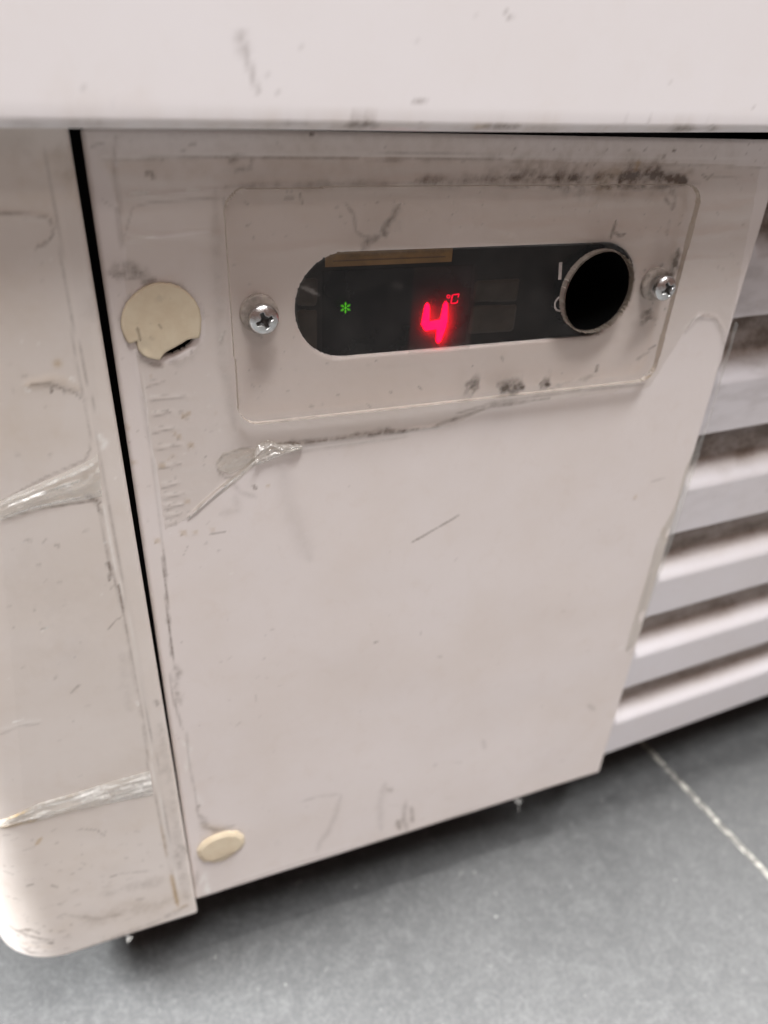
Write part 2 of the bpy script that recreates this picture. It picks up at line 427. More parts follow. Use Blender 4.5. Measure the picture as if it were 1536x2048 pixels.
for i in range(-5, 6):
    for j in range(-6, 4):
        a0, a1 = i * T + G / 2, (i + 1) * T - G / 2; b0, b1 = j * T + off_along + G / 2, (j + 1) * T + off_along - G / 2
        base = len(tiles_v)
        for e, z in ((0.0, -0.7), (0.0, -0.25), (0.35, 0.0)):
            for (u, v) in ((a0 + e, b0 + e), (a1 - e, b0 + e), (a1 - e, b1 - e), (a0 + e, b1 - e)):
                p = FA[:2] + fn * u + fd * v; tiles_v.append((p[0], p[1], -ZC + z))
        flip = np.cross(fn, fd) < 0
        for L in (0, 4):
            for k in range(4):
                q = [base + L + k, base + L + (k + 1) % 4, base + L + 4 + (k + 1) % 4, base + L + 4 + k]; tiles_f.append(q[::-1] if flip else q)
        q = [base + 8 + k for k in range(4)]; tiles_f.append(q[::-1] if flip else q)
fl = mesh_obj('floor', tiles_v, tiles_f, tile_mat(), smooth=False); fl['kind'] = 'structure'
gr = mesh_obj('floor_grout', [(-3500, -3500, -ZC - 0.45), (3500, -3500, -ZC - 0.45), (3500, 3500, -ZC - 0.45), (-3500, 3500, -ZC - 0.45)], [(0, 1, 2, 3)], grout_mat(), smooth=False)
gr['kind'] = 'structure'

# ------------------------------------------------------------------ the freezer
FZ = bpy.data.objects.new('chest_freezer', None); sc.collection.objects.link(FZ)
FZ.location = (0.08, 0.0, 0.0); FZ.empty_display_size = 0.1
FZ['label'] = 'grimy white freezer with taped corner, red 4 display and vent louvres, above grey tiles'
FZ['category'] = 'freezer'

# --- upper body: overhanging shell with a rounded lower edge
BR = 34.0; BY = PCY - BR            # front face at y = -15
XR, YB, ZT = 520.0, 560.0, 420.0
path = []                            # (x, y, nx, ny) from back left round the corner to front right and back
for y in np.linspace(YB, PCY, 12): path.append((PCX - BR, y, -1, 0))
for a in np.linspace(180, 270, 22)[1:]:
    path.append((PCX + BR * math.cos(math.radians(a)), PCY + BR * math.sin(math.radians(a)), math.cos(math.radians(a)), math.sin(math.radians(a))))
for x in np.concatenate([np.arange(PCX + 0.8, 190, 0.8), np.linspace(190, XR - BR, 12)]): path.append((x, BY, 0, -1))
for a in np.linspace(270, 360, 14)[1:]:
    path.append((XR - BR + BR * math.cos(math.radians(a)), PCY + BR * math.sin(math.radians(a)), math.cos(math.radians(a)), math.sin(math.radians(a))))
for y in np.linspace(PCY, YB, 8)[1:]: path.append((XR, y, 1, 0))
RB = 1.9
prof = [(24.0, 0.0), (RB, 0.0)]      # (inset, height above the lower edge)
for a in np.linspace(0, 90, 9)[1:]: prof.append((RB - RB * math.sin(math.radians(a)), RB - RB * math.cos(math.radians(a))))
for h in np.concatenate([np.arange(4, 40, 0.8), np.linspace(41, ZT + 12, 20)]): prof.append((0.0, h))
P = np.zeros((len(path), len(prof), 3))
for i, (x, y, nx_, ny_) in enumerate(path):
    zl = -12.3 + 0.0122 * (min(max(x, -20), 200) + 8)
    for j, (ins, h) in enumerate(prof):
        wob = 0.12 * math.sin(x * 0.045 + 1) * math.exp(-h / 6)
        P[i, j] = (x - nx_ * ins, y - ny_ * ins, zl + h + wob)
flat = P.reshape(-1, 3)
by = lambda px, py: on_y(px, py, BY)
S = [('grime_shade', [(478, 58), (484, 85), (492, 112)], 1.3, .36, .7), ('grime_shade', [(492, 112), (505, 150), (518, 190)], .55, .38, .6),
     ('grime_shade', [(1012, 24), (1018, 34), (1026, 42)], .5, .45, .6), ('grime_shade', [(826, 204), (845, 203), (861, 197)], .4, .5, .3),
     ('grime_shade', [(600, 90)], .6, .25, .6), ('grime_shade', [(565, 246), (620, 252)], 1.0, .35, .8), ('grime_shade', [(695, 252), (760, 252)], 1.1, .6, .8),
     ('grime_shade', [(965, 255), (1045, 256)], .8, .6, .7), ('grime_shade', [(1330, 261), (1440, 262)], .9, .65, .7), ('rust', [(945, 256), (985, 256)], .8, .7, .6),
     ('rust', [(100, 210), (320, 235)], 6, .10, .8), ('rust', [(0, 258), (700, 256), (1536, 262)], 1.6, .22, .7),
     ('grime_shade', [(0, 262), (700, 260), (1536, 267)], .8, .26, .8), ('grime_shade', [(850, 235), (900, 237)], .35, .35, .5), ('grime_shade', [(0, 258), (240, 260)], 1.6, .3, .8)]
S += specks('grime_shade', 0, 0, 1536, 240, 40, .12, .4, .1, .35, 10)
S += specks('grime_shade', 0, 244, 1536, 262, 45, .15, .45, .2, .6, 14, 0)
at = paint(flat, by, S); at.pop('ridge')
upper = grid_mesh('upper_body', P, M_body, FZ, at)
# closed top and back of the shell
topv = [(x, y, ZT - 2) for x, y, _, _ in path]
mesh_obj('top_cover', topv, [tuple(range(len(topv)))], M_body, FZ, smooth=False)
ap = 'inner_light_block'
box('underside', (PCX - 20, 13, -11.6), (XR - 12, YB, -4), M_dark, FZ)
box(ap, (-34, 24, -237), (XR - 20, YB - 6, -12), M_dark, FZ)  # added black box, blocks light in the gap and beneath

box('floor_shade_block', (-16, 19, -252), (XR - 20, YB - 8, -237), M_black, FZ)  # added black box, deepens the floor shadow under the cabinet
# --- corner post
def post_right(z): return 1.1 + (3.25 - 1.1) * ((-14 - z) / 226.0)
PZ0, PZ1 = -243.2, -9.0
s_path = []
for y in np.arange(150, PCY, -4.0): s_path.append((PCX - PR, y, 0))
for a in np.linspace(180, 270, 50): s_path.append((PCX + PR * math.cos(math.radians(a)), PCY + PR * math.sin(math.radians(a)), 0))
nflat = 68
zs = np.concatenate([np.arange(PZ0, PZ1, 0.6), [PZ1]])
rows = []
for z in zs:
    xr = post_right(z); r = []
    db = z - PZ0; rb = 1.4; ib = rb - math.sqrt(max(rb * rb - max(rb - db, 0)**2, 0))      # rounded lower edge
    for x, y, _ in s_path:
        nn = np.array([x - PCX, y - PCY]) if y < PCY + .01 else np.array([-1.0, 0]); nn /= np.linalg.norm(nn)
        r.append((x - nn[0] * ib, y - nn[1] * ib, z))
    for x in np.linspace(PCX, xr - 1.0, nflat)[1:]:
        r.append((x, -3.0 + ib, z))
    for a in np.linspace(0, 90, 6)[1:]:
        r.append((xr - 1.0 + math.sin(math.radians(a)), -2.0 - math.cos(math.radians(a)) + ib * .6, z))
    r.append((xr, 10.0, z))
    rows.append(r)
P = np.array(rows); flat = P.reshape(-1, 3).copy()
A1 = [(87, 270), (96, 345), (111, 420), (129, 554), (144, 644), (150, 719), (160, 765), (171, 800), (181, 885), (179, 905), (168, 925)]
A2 = [(188, 1000), (199, 1012), (203, 1030), (208, 1067), (219, 1125), (239, 1193), (253, 1261), (270, 1360), (284, 1432), (294, 1494), (296, 1541), (314, 1609), (328, 1678), (339, 1732), (358, 1815)]
B = [(147, 638), (162, 704), (174, 764), (185, 800), (195, 875), (212, 971), (229, 1067), (243, 1142), (263, 1244), (287, 1381), (301, 1466), (314, 1518), (328, 1609), (342, 1700), (360, 1805)]
S = [('grime_shade', A1, .38, .30, .45), ('grime_shade', A2, .45, .38, .5), ('grime_shade', B, .22, .42, .35), ('haze_glint', [(p[0] + 9, p[1]) for p in A2], .3, .5, .5),
     ('grime_shade', [(214, 1120), (222, 1140), (219, 1160)], .6, .85, .4), ('grime_shade', [(236, 1170), (243, 1200), (248, 1225)], .5, .8, .5),
     ('grime_shade', [(0, 427), (60, 428), (95, 435), (108, 452), (106, 470), (92, 488), (66, 500)], .35, .45, .4), ('ridge', [(0, 427), (95, 435), (108, 452), (92, 488), (66, 500)], .5, .18, 0),
     ('grime_shade', [(66, 500), (108, 472)], .3, .55, .3),
     ('grime_shade', [(0, 1040), (60, 1022), (130, 1010), (190, 1000), (203, 1030)], .45, .65, .5), ('grime_shade', [(170, 990), (200, 1005)], .8, .7, .6),
     ('grime_shade', [(0, 1005), (90, 955), (170, 920), (185, 890)], .4, .45, .5),
     ('grime_shade', [(115, 1150)], .0, 0, 0),
     ('rust', [(115, 727)], 1.0, .7, .1), ('grime_shade', [(60, 770), (100, 768), (150, 785), (168, 800)], .45, .5, .6), ('grime_shade', [(100, 780), (106, 783)], .6, .8, .4), ('grime_shade', [(130, 783)], .5, .8, .4),
     ('rust', [(52, 772), (110, 758), (160, 780)], 1.6, .22, .5), ('haze_glint', [(48, 778), (62, 781)], .4, .7, .3), ('haze_glint', [(140, 756), (150, 760)], .5, .8, .3),
     ('ridge', [(52, 772), (110, 758), (160, 780)], 1.2, .15, .3),
     ('grime_shade', [(0, 1470), (40, 1452), (80, 1448)], .6, .22, .5), ('haze_glint', [(0, 1458), (80, 1440)], .9, .30, .4), ('haze_glint', [(25, 1445), (50, 1437)], .35, 1, .2),
     ('grime_shade', [(80, 1258), (95, 1255)], .3, .5, .3), ('haze_glint', [(82, 1262), (97, 1254)], .35, .9, .2), ('grime_shade', [(140, 1388), (160, 1368)], .5, .45, .4),
     ('grime_shade', [(78, 1130)], .8, .4, .2), ('grime_shade', [(50, 1078), (62, 1083)], .6, .4, .3), ('grime_shade', [(108, 1088), (120, 1094)], .6, .38, .3), ('grime_shade', [(215, 1260), (233, 1240), (245, 1232)], .3, .5, .4),
     ('grime_shade', [(120, 1165)], .7, .3, .3), ('grime_shade', [(68, 1220)], .5, .5, .2), ('grime_shade', [(310, 1400), (316, 1412)], .9, .5, .6), ('grime_shade', [(100, 910)], .6, .3, .4),
     ('grime_shade', [(35, 910)], .8, .28, .3), ('rust', [(260, 1000), (262, 1010)], .3, .5, .3),
     ('haze_glint', [(195, 868), (210, 885), (205, 900)], .9, .9, .6), ('haze_glint', [(272, 1400), (276, 1412)], .5, 1, .3), ('haze_glint', [(211, 1084)], .5, 1, .3), ('haze_glint', [(226, 1155)], .4, 1, .3),
     ('rust', [(30, 330), (80, 420)], 7, .13, .6), ('rust', [(140, 300), (150, 420)], 5, .16, .8), ('grime_shade', [(125, 290), (140, 360)], 3, .12, .9), ('grime_shade', [(0, 300), (60, 285)], 5, .10, .7), ('rust', [(20, 560), (90, 640)], 9, .10, .5),
     ('grime_shade', [(180, 560), (185, 640)], 2.2, .12, .8), ('rust', [(0, 850), (120, 880)], 9, .10, .6), ('grime_shade', [(60, 1100), (150, 1300)], 12, .05, .6), ('grime_shade', [(320, 1450), (375, 1800)], 2.5, .16, .9), ('grime_shade', [(240, 1300), (260, 1420)], 2, .12, .9),
     ('haze_glint', [(392, 1820), (300, 1862), (200, 1898), (140, 1916)], .7, .8, .9), ('haze_glint', [(140, 1916), (90, 1921), (41, 1908), (20, 1880)], .9, 1.0, .9), ('grime_shade', [(120, 1900), (60, 1905), (30, 1885)], .8, .6, .9), ('grime_shade', [(15, 1850), (60, 1872), (110, 1880)], .6, .8, .8),
     ('grime_shade', [(200, 1790), (330, 1760)], 3, .2, .9), ('grime_shade', [(160, 1850), (340, 1800)], 4, .16, .9), ('rust', [(100, 1860), (380, 1790)], 6, .10, .8), ('grime_shade', [(5, 1740), (25, 1748)], .5, .5, .5), ('grime_shade', [(10, 1790), (40, 1800)], .4, .5, .6),
     # bottom of the post
     ('rust', [(342, 1748), (350, 1785), (356, 1812)], .8, 1.0, .2), ('rust', [(322, 1650), (335, 1715)], .5, .5, .5), ('rust', [(345, 1822), (375, 1810)], .9, .5, .6),
     ('rust', [(82, 1675), (72, 1690)], .7, .75, .3), ('grime_shade', [(45, 1700), (75, 1692)], .4, .35, .4),
     ('grime_shade', [(143, 1665), (165, 1658), (195, 1660), (208, 1672), (213, 1658)], .3, .55, .3), ('grime_shade', [(52, 1772), (67, 1768)], .5, .8, .3),
     ('grime_shade', [(240, 1748), (300, 1742)], .6, .4, .9), ('grime_shade', [(220, 1755), (235, 1750)], .4, .6, .5), ('grime_shade', [(270, 1800), (290, 1797)], .8, .5, .5),
     ('grime_shade', [(130, 1830), (200, 1838), (260, 1825)], 1.1, .3, .9), ('grime_shade', [(118, 1808)], .6, .7, .3), ('grime_shade', [(100, 1770), (118, 1775)], .5, .5, .5),
     ('grime_shade', [(30, 1862), (60, 1858), (80, 1868)], .5, .75, .6), ('grime_shade', [(48, 1858), (58, 1862)], .7, 1.0, .3), ('grime_shade', [(96, 1886), (108, 1886)], .8, 1.1, .3), ('grime_shade', [(60, 1885), (95, 1882)], .5, .6, .6),
     ('grime_shade', [(40, 1895), (110, 1893)], .5, .55, .7), ('rust', [(30, 1880), (100, 1895)], .8, .5, .7), ('grime_shade', [(125, 1898), (140, 1896)], .5, .5, .4),
     ('grime_shade', [(385, 1710), (355, 1690)], 1.5, .4, .8), ('grime_shade', [(370, 1760), (350, 1700)], 1.6, .3, .9), ('grime_shade', [(375, 1812), (310, 1845), (240, 1872), (160, 1900)], 1.2, .42, .9),
     ('rust', [(0, 1655), (40, 1648), (75, 1640)], .8, .7, .5)]
S += specks('grime_shade', 0, 300, 150, 900, 26, .15, .5, .1, .4, 12) + specks('grime_shade', 0, 1030, 230, 1500, 34, .15, .5, .12, .4, 16, -.4)
S += specks('grime_shade', 0, 1660, 380, 1900, 120, .2, .75, .12, .5, 22, -.3) + specks('haze_glint', 0, 300, 300, 1700, 30, .15, .3, .2, .7, 12)
S += specks('grime_shade', 10, 1830, 140, 1905, 40, .2, .5, .3, .9, 16, -.1) + specks('haze_glint', 10, 270, 140, 800, 12, .2, .4, .3, .5, 10)
at = paint(flat, on_post, S)
rd = at.pop('ridge'); flat[:, 1] -= rd
flat[:, 1] += 0.28 * (fbm(flat[:, 0] * .06, flat[:, 2] * .05, 30, 3) - .5)
# ragged lower edge
low = flat[:, 2] < PZ0 + 0.5; flat[low, 2] += 0.7 * (fbm(flat[low, 0] * 0.7, flat[low, 1] * 0.7, 4, 4) - 0.5)
post = grid_mesh('corner_post', flat.reshape(P.shape), M_post, FZ, at, flip=False)

# --- front service panel
STx0, STx1, STz, STr = 51.3, 114.6, -46.4, 11.35
slit_px = [(331, 710), (340, 710), (352, 705), (368, 697), (381, 688), (385, 680.5), (388, 660), (386, 620), (360, 590), (325, 582), (285, 592), (262, 625), (262, 660), (280, 685), (292, 705), (315, 712)]
slit = [on_y(a, b, 0)[[0, 2]] for a, b in slit_px]
pan = cut(sd_quad_round([(3.2, -240.2), (162.3, -240.3), (161.7, -13.0), (3.0, -13.0)][::1], 0.9), sd_stad(STx0, STx1, STz, STr), sd_poly(slit))
S = [# mould above the plate
     ('grime_shade', [(980, 345), (1380, 340)], 5, .22, .9), ('rust', [(1000, 345), (1380, 340)], 5, .16, .9), ('grime_shade', [(200, 300), (700, 290), (1500, 305)], 5, .08, .9), ('rust', [(200, 330), (1500, 340)], 6, .07, .8),
     ('grime_shade', [(1000, 354), (1100, 355)], 1.9, .8, .9), ('grime_shade', [(1100, 357), (1240, 356)], 2.0, 1.0, .9), ('grime_shade', [(1230, 360), (1300, 352), (1370, 364)], 2.6, 1.4, .8),
     ('grime_shade', [(1300, 348), (1325, 355), (1345, 360)], 2.4, 1.7, .6), ('grime_shade', [(1020, 340), (1050, 352)], 1.1, .5, .8), ('grime_shade', [(450, 372), (700, 369), (1000, 366), (1400, 366)], .9, .45, .6),
     ('grime_shade', [(830, 362), (990, 360)], 1.5, .65, .8), ('rust', [(1190, 358), (1245, 350)], 2.8, .65, .8), ('rust', [(1278, 322), (1270, 345)], 1.0, .9, .5), ('rust', [(1110, 355), (1150, 355)], 1.8, .3, .8),
     ('grime_shade', [(1345, 300), (1352, 303)], .5, 1.0, .3), ('grime_shade', [(1288, 300), (1296, 297)], .4, .8, .3), ('grime_shade', [(1400, 345), (1415, 358), (1428, 345)], .35, .6, .3), ('grime_shade', [(1325, 318), (1330, 310)], .7, .55, .4),
     ('grime_shade', [(430, 380), (440, 700), (470, 860)], 1.5, .16, .5), ('grime_shade', [(445, 395), (452, 420)], .5, .4, .4),
     # tape edges, top
     ('grime_shade', [(205, 318), (500, 314), (720, 316)], .35, .45, .5), ('grime_shade', [(720, 320), (900, 318), (1020, 316)], .5, .45, .8), ('grime_shade', [(1020, 324), (1536, 335)], .3, .35, .6),
     ('grime_shade', [(726, 306), (735, 320), (1020, 322), (1024, 306), (726, 306)], .22, .35, .4), ('haze_glint', [(205, 312), (700, 308), (1500, 318)], .5, .35, .4), ('grime_shade', [(1400, 352), (1500, 356)], .2, .3, .3),
     ('grime_shade', [(458, 325), (470, 315), (490, 312), (505, 322), (500, 335), (470, 342)], .7, .5, .7), ('grime_shade', [(288, 348), (300, 345), (310, 358)], .5, .75, .7), ('grime_shade', [(380, 290), (395, 286)], .5, .5, .5),
     ('grime_shade', [(620, 268), (628, 272)], .5, 1, .2), ('grime_shade', [(180, 293), (210, 285)], .4, .35, .4),
     ('grime_shade', [(230, 275), (228, 340), (240, 410), (236, 440), (245, 500)], .6, .3, .4), ('ridge', [(228, 280), (240, 410), (250, 520), (275, 740), (300, 840)], .9, .22, .2),
     ('grime_shade', [(205, 400), (232, 418), (240, 470)], .3, .25, .3), ('grime_shade', [(250, 470), (265, 415), (300, 405), (450, 395)], .35, .28, .3), ('haze_glint', [(262, 386), (300, 384)], .4, .9, .2), ('haze_glint', [(250, 398), (330, 388)], .4, .5, .3),
     ('haze_glint', [(370, 382), (400, 378)], .35, .8, .3), ('haze_glint', [(255, 478), (315, 470)], .4, .85, .2), ('haze_glint', [(340, 465), (420, 458)], .6, .3, .4), ('ridge', [(250, 396), (450, 378)], .5, .2, 0), ('ridge', [(255, 480), (430, 462)], .5, .2, 0),  # pale strokes on these two rows are tape glints put into the colour
     # around the upper cap
     ('grime_shade', [(220, 545), (260, 538), (300, 552)], 1.8, .6, .9), ('grime_shade', [(285, 568), (295, 562), (312, 558)], .9, .8, .5), ('grime_shade', [(225, 553), (290, 558)], .5, .45, .8), ('grime_shade', [(262, 588), (240, 640), (258, 695)], .7, .42, .5),
     ('grime_shade', [(272, 700), (285, 722), (325, 733)], .8, .42, .5), ('grime_shade', [(340, 725), (385, 715), (400, 690)], 1.2, .22, .8), ('grime_shade', [(300, 563), (360, 568), (400, 610), (408, 640)], .5, .22, .5),
     ('haze_glint', [(438, 682), (448, 664)], .28, .9, .1), ('grime_shade', [(440, 688), (450, 660)], .5, .35, .4),
     # tape teeth and drops, left
     ('grime_shade', [(278, 745), (292, 850), (303, 900), (310, 960), (320, 1040), (326, 1100)], .5, .22, .4), ('haze_glint', [(286, 745), (300, 850), (312, 960), (324, 1060)], .35, .3, .3)]
for ty, tl in ((765, 330), (795, 380), (826, 345), (858, 352), (893, 362), (930, 364), (968, 358), (990, 368), (1010, 372), (1028, 365), (1045, 350)):
    x0 = 292 + (ty - 765) * .15
    S += [('grime_shade', [(x0, ty + 10), (x0 + 20, ty + 4), (tl, ty - 3)], .32, .30, .3), ('haze_glint', [(x0, ty - 3), (tl - 4, ty - 4)], .25, .35, .3), ('ridge', [(x0, ty + 3), (tl, ty - 2)], .7, .10, .1),
          ('grime_shade', [(x0, ty - 6), (tl, ty - 4)], .16, .25, .3)]
for (x, y, r, s) in ((368, 832, 1.0, .55), (377, 827, .7, .5), (358, 873, .9, .45), (382, 890, .9, .5), (324, 932, 1.2, .55), (268, 925, 1.0, .35), (255, 856, .9, .35), (366, 1066, 1.4, .5), (375, 1003, 1.1, .45),
                     (315, 1082, 1.2, .5), (265, 925, .8, .3), (345, 912, .9, .2), (390, 1065, .8, .3), (425, 1060, 1.0, .25), (180 + 1090, 994, 1.0, .45), (350, 868, .5, .6)):
    S += [('rust', [(x - 3, y + 3), (x + 3, y - 3)], r, s, .35), ('grime_shade', [(x - 4, y + 4), (x - 1, y + 5)], .35, s * .8, .4)]
S += [('grime_shade', [(325, 1095), (331, 1160), (336, 1230), (342, 1290), (348, 1335)], .5, .75, .75), ('grime_shade', [(346, 1320), (356, 1345), (350, 1380), (362, 1410)], 1.1, .45, .8), ('grime_shade', [(340, 1340), (345, 1390), (365, 1460)], .5, .45, .6),
      ('grime_shade', [(372, 1460), (378, 1520), (392, 1600), (398, 1640)], .5, .35, .7), ('haze_glint', [(362, 1480), (380, 1500), (372, 1545)], .9, .55, .8), ('haze_glint', [(392, 1590), (405, 1612)], .8, .6, .7), ('grime_shade', [(398, 1612)], .7, .85, .4),
      ('grime_shade', [(400, 1630), (412, 1655), (440, 1662), (470, 1650)], 1.6, .45, .7), ('rust', [(405, 1650), (440, 1660), (400, 1690)], 2.2, .35, .6), ('grime_shade', [(398, 1700), (420, 1676), (480, 1660)], .9, .7, .6),
      ('haze_glint', [(400, 1770), (410, 1745), (418, 1790)], 1.2, .9, .8), ('grime_shade', [(395, 1740), (390, 1780)], 1.2, .35, .6), ('grime_shade', [(400, 1792), (600, 1725), (800, 1668), (1000, 1600)], .5, .34, .6), ('haze_glint', [(405, 1786), (600, 1718), (800, 1660), (1000, 1592)], .5, .25, .6),
      # below the plate: tape edge with hair and dust
      ('grime_shade', [(555, 888), (600, 886), (650, 880), (720, 872), (780, 864), (860, 856)], .8, .85, .8), ('grime_shade', [(700, 872), (790, 860)], 1.0, .9, .7), ('haze_glint', [(560, 902), (650, 893), (760, 880), (870, 856), (900, 852)], .5, .55, .4),
      ('grime_shade', [(540, 915), (640, 898), (820, 872)], .8, .24, .5), ('grime_shade', [(860, 856), (915, 836), (985, 812), (1100, 796)], .7, .55, .6), ('haze_glint', [(915, 846), (960, 826), (1060, 806), (1180, 780)], .6, .3, .4),
      ('grime_shade', [(910, 828), (985, 806), (1150, 782), (1290, 768)], .6, .4, .5), ('grime_shade', [(432, 930), (445, 912), (480, 898), (505, 895)], .35, .5, .4), ('grime_shade', [(432, 935), (450, 955), (470, 952)], .35, .45, .3),
      ('grime_shade', [(375, 1035), (400, 1010), (430, 985), (452, 965)], .3, .4, .3), ('grime_shade', [(465, 965), (480, 985), (515, 995)], .8, .18, .4), ('grime_shade', [(470, 990), (475, 1020), (440, 1028)], 1.5, .12, .6),
      ('grime_shade', [(565, 940), (575, 1000), (600, 1070), (620, 1120)], 3.4, .11, .2), ('ridge', [(455, 965), (375, 1036)], .6, .5, 0), ('ridge', [(540, 900), (720, 872), (880, 852)], .7, .3, .2),  # first stroke paints the soft shadow streak below the left screw
      ('grime_shade', [(505, 968), (512, 978)], .5, .85, .5), ('rust', [(536, 972)], .6, .7, .3), ('grime_shade', [(420, 1068), (450, 1064)], .45, .5, .5),
      ('grime_shade', [(820, 1086), (850, 1070), (880, 1052), (905, 1038), (920, 1028)], .42, .78, .35), ('grime_shade', [(850, 1069), (895, 1043)], .3, .8, .3), ('grime_shade', [(746, 1286), (756, 1282)], .5, .8, .3), ('grime_shade', [(1302, 963), (1330, 956)], .4, .28, .5),
      ('grime_shade', [(875, 1312), (884, 1314)], .6, .3, .3),
      # lower marks
      ('grime_shade', [(600, 1604), (640, 1592), (680, 1588)], .9, .22, .6), ('grime_shade', [(682, 1590), (672, 1628), (655, 1665), (638, 1688), (634, 1705)], 1.6, .20, .4), ('grime_shade', [(770, 1565), (760, 1610), (762, 1660)], 2.0, .17, .5),
      ('grime_shade', [(772, 1578), (785, 1582)], 1.2, .3, .6), ('grime_shade', [(795, 1640), (800, 1660)], 1.1, .65, .6), ('grime_shade', [(822, 1612), (826, 1645)], 1.0, .5, .5), ('grime_shade', [(812, 1600), (806, 1640), (815, 1662)], 1.3, .35, .6), ('grime_shade', [(966, 1480), (970, 1498)], 1.0, .25, .3),
      ('grime_shade', [(870, 1530)], 1.0, .35, .3), ('grime_shade', [(1175, 1410), (1190, 1420)], 1.1, .25, .4),
      # right hand tape edge
      ('grime_shade', [(1370, 665), (1385, 640), (1410, 628), (1432, 638), (1447, 665), (1445, 720)], .55, .35, .5), ('haze_glint', [(1365, 658), (1385, 640), (1400, 630)], .5, .5, .3), ('ridge', [(1370, 665), (1395, 632), (1430, 636), (1447, 665), (1440, 760)], .9, .28, 0),
      ('haze_glint', [(1478, 600), (1440, 740), (1405, 860)], .8, .30, .3), ('grime_shade', [(1390, 640), (1412, 632)], .9, .35, .7), ('grime_shade', [(1410, 890), (1385, 925), (1372, 965), (1352, 1030)], .5, .35, .5), ('haze_glint', [(1385, 930), (1365, 1000), (1340, 1100), (1300, 1240)], .6, .35, .4),
      ('rust', [(1325, 1055), (1335, 1085)], 1.6, .28, .5), ('haze_glint', [(1328, 1090), (1340, 1050)], .5, .6, .4), ('grime_shade', [(1315, 1075), (1300, 1150), (1280, 1230)], .35, .25, .5), ('haze_glint', [(1235, 1300), (1250, 1290)], .5, .8, .3),
      ('grime_shade', [(160, 272), (700, 272), (1500, 280)], 1.6, .14, .5)]  # darker band along the panel's top edge
S += specks('grime_shade', 1020, 280, 1530, 335, 46, .15, .45, .3, .95, 8) + specks('grime_shade', 200, 275, 1000, 330, 22, .15, .4, .2, .5, 12, 0) + specks('grime_shade', 250, 760, 440, 1120, 60, .12, .38, .2, .6, 12, -.7)
S += specks('grime_shade', 330, 1080, 560, 1700, 55, .12, .35, .15, .5, 14, -.7) + specks('grime_shade', 540, 900, 1250, 1500, 46, .10, .3, .15, .5, 12, -.5) + specks('grime_shade', 400, 1500, 1180, 1760, 50, .2, .7, .08, .3, 22, -.4)
S += specks('grime_shade', 1400, 330, 1500, 620, 16, .15, .4, .2, .5, 10) + specks('haze_glint', 230, 740, 460, 1150, 26, .15, .35, .3, .8, 12, -.3) + specks('rust', 230, 740, 460, 1150, 14, .4, 1.0, .1, .4, 8)
S += specks('grime_shade', 200, 560, 440, 750, 26, .15, .4, .15, .5, 8)
def pan_y(X, Z, d):
    r = 1.0; k = np.clip(r + d, 0, r)                       # rolled edge
    y = r - np.sqrt(np.maximum(r * r - k * k, 0)) + 0.35 * (fbm(X * .035, Z * .035, 21, 3) - .5)
    st = sd_stad(STx0, STx1, STz, STr)(X, Z); y = np.where(np.abs(st) < 3, y * 0.3, y)
    return y
def mask_extra(X, Z, d): return 0 * X
panel = plate_mesh('front_panel', M_panel, (3, 162.5, -240.5, -8), 0.5, pan, pan_y, 1.2, FZ, lambda a, b: on_y(a, b, 0), S)

# --- clear tape film on the panel, wrinkled
def wr(X, Z, d): return -0.16 + 0.22 * (fbm(X * .10, Z * .22, 40, 4) - .5) * sstep(0, 2, -d) - .22 * sstep(.5, .75, fbm(X * .05, Z * .35, 44, 3))
tp = [(207, 316), (800, 314), (1520, 330), (1470, 600), (1446, 700), (1432, 640), (1400, 632), (1365, 668), (1300, 772), (1100, 800), (985, 812), (900, 852), (720, 874), (540, 904), (455, 968), (376, 1036), (328, 1060), (318, 960), (296, 850), (278, 745), (248, 560), (238, 420)]
tq = [on_y(a, b, 0)[[0, 2]] for a, b in tp]
xs_ = [q[0] for q in tq]; zs_ = [q[1] for q in tq]
film = plate_mesh('clear_tape', M_film, (min(xs_), max(xs_), min(zs_), max(zs_)), 0.6, cut(sd_poly(tq), sd_stad(STx0, STx1, STz, STr - .3), sd_circle(13.1, -47.3, 8.2)), wr, None, panel,
                  lambda a, b: on_y(a, b, 0), [('haze_glint', [(262, 386), (300, 384)], .4, .5, .2), ('haze_glint', [(560, 902), (760, 880), (900, 852)], .4, .4, .5)])  # first stroke is a tape glint painted pale
film['label'] = 'wrinkled clear packing tape round the display plate'
tp = [(1470, 640), (1482, 648), (1432, 830), (1392, 930), (1352, 1075), (1262, 1310), (1250, 1300), (1300, 1130), (1318, 1070), (1350, 1010), (1372, 930), (1412, 850)]
tq = [on_y(a, b, 0)[[0, 2]] for a, b in tp]; tq = [(min(a, 163.6), b) for a, b in tq]
xs_ = [q[0] for q in tq]; zs_ = [q[1] for q in tq]
plate_mesh('clear_tape', M_crease, (min(xs_), max(xs_), min(zs_), max(zs_)), 0.5, sd_poly(tq), lambda X, Z, d: -0.2 + .5 * (fbm(X * .3, Z * .12, 50, 3) - .5), None, panel, lambda a, b: on_y(a, b, 0),
           [('haze_glint', [(1400, 900), (1350, 1040)], .7, .4, .6)])

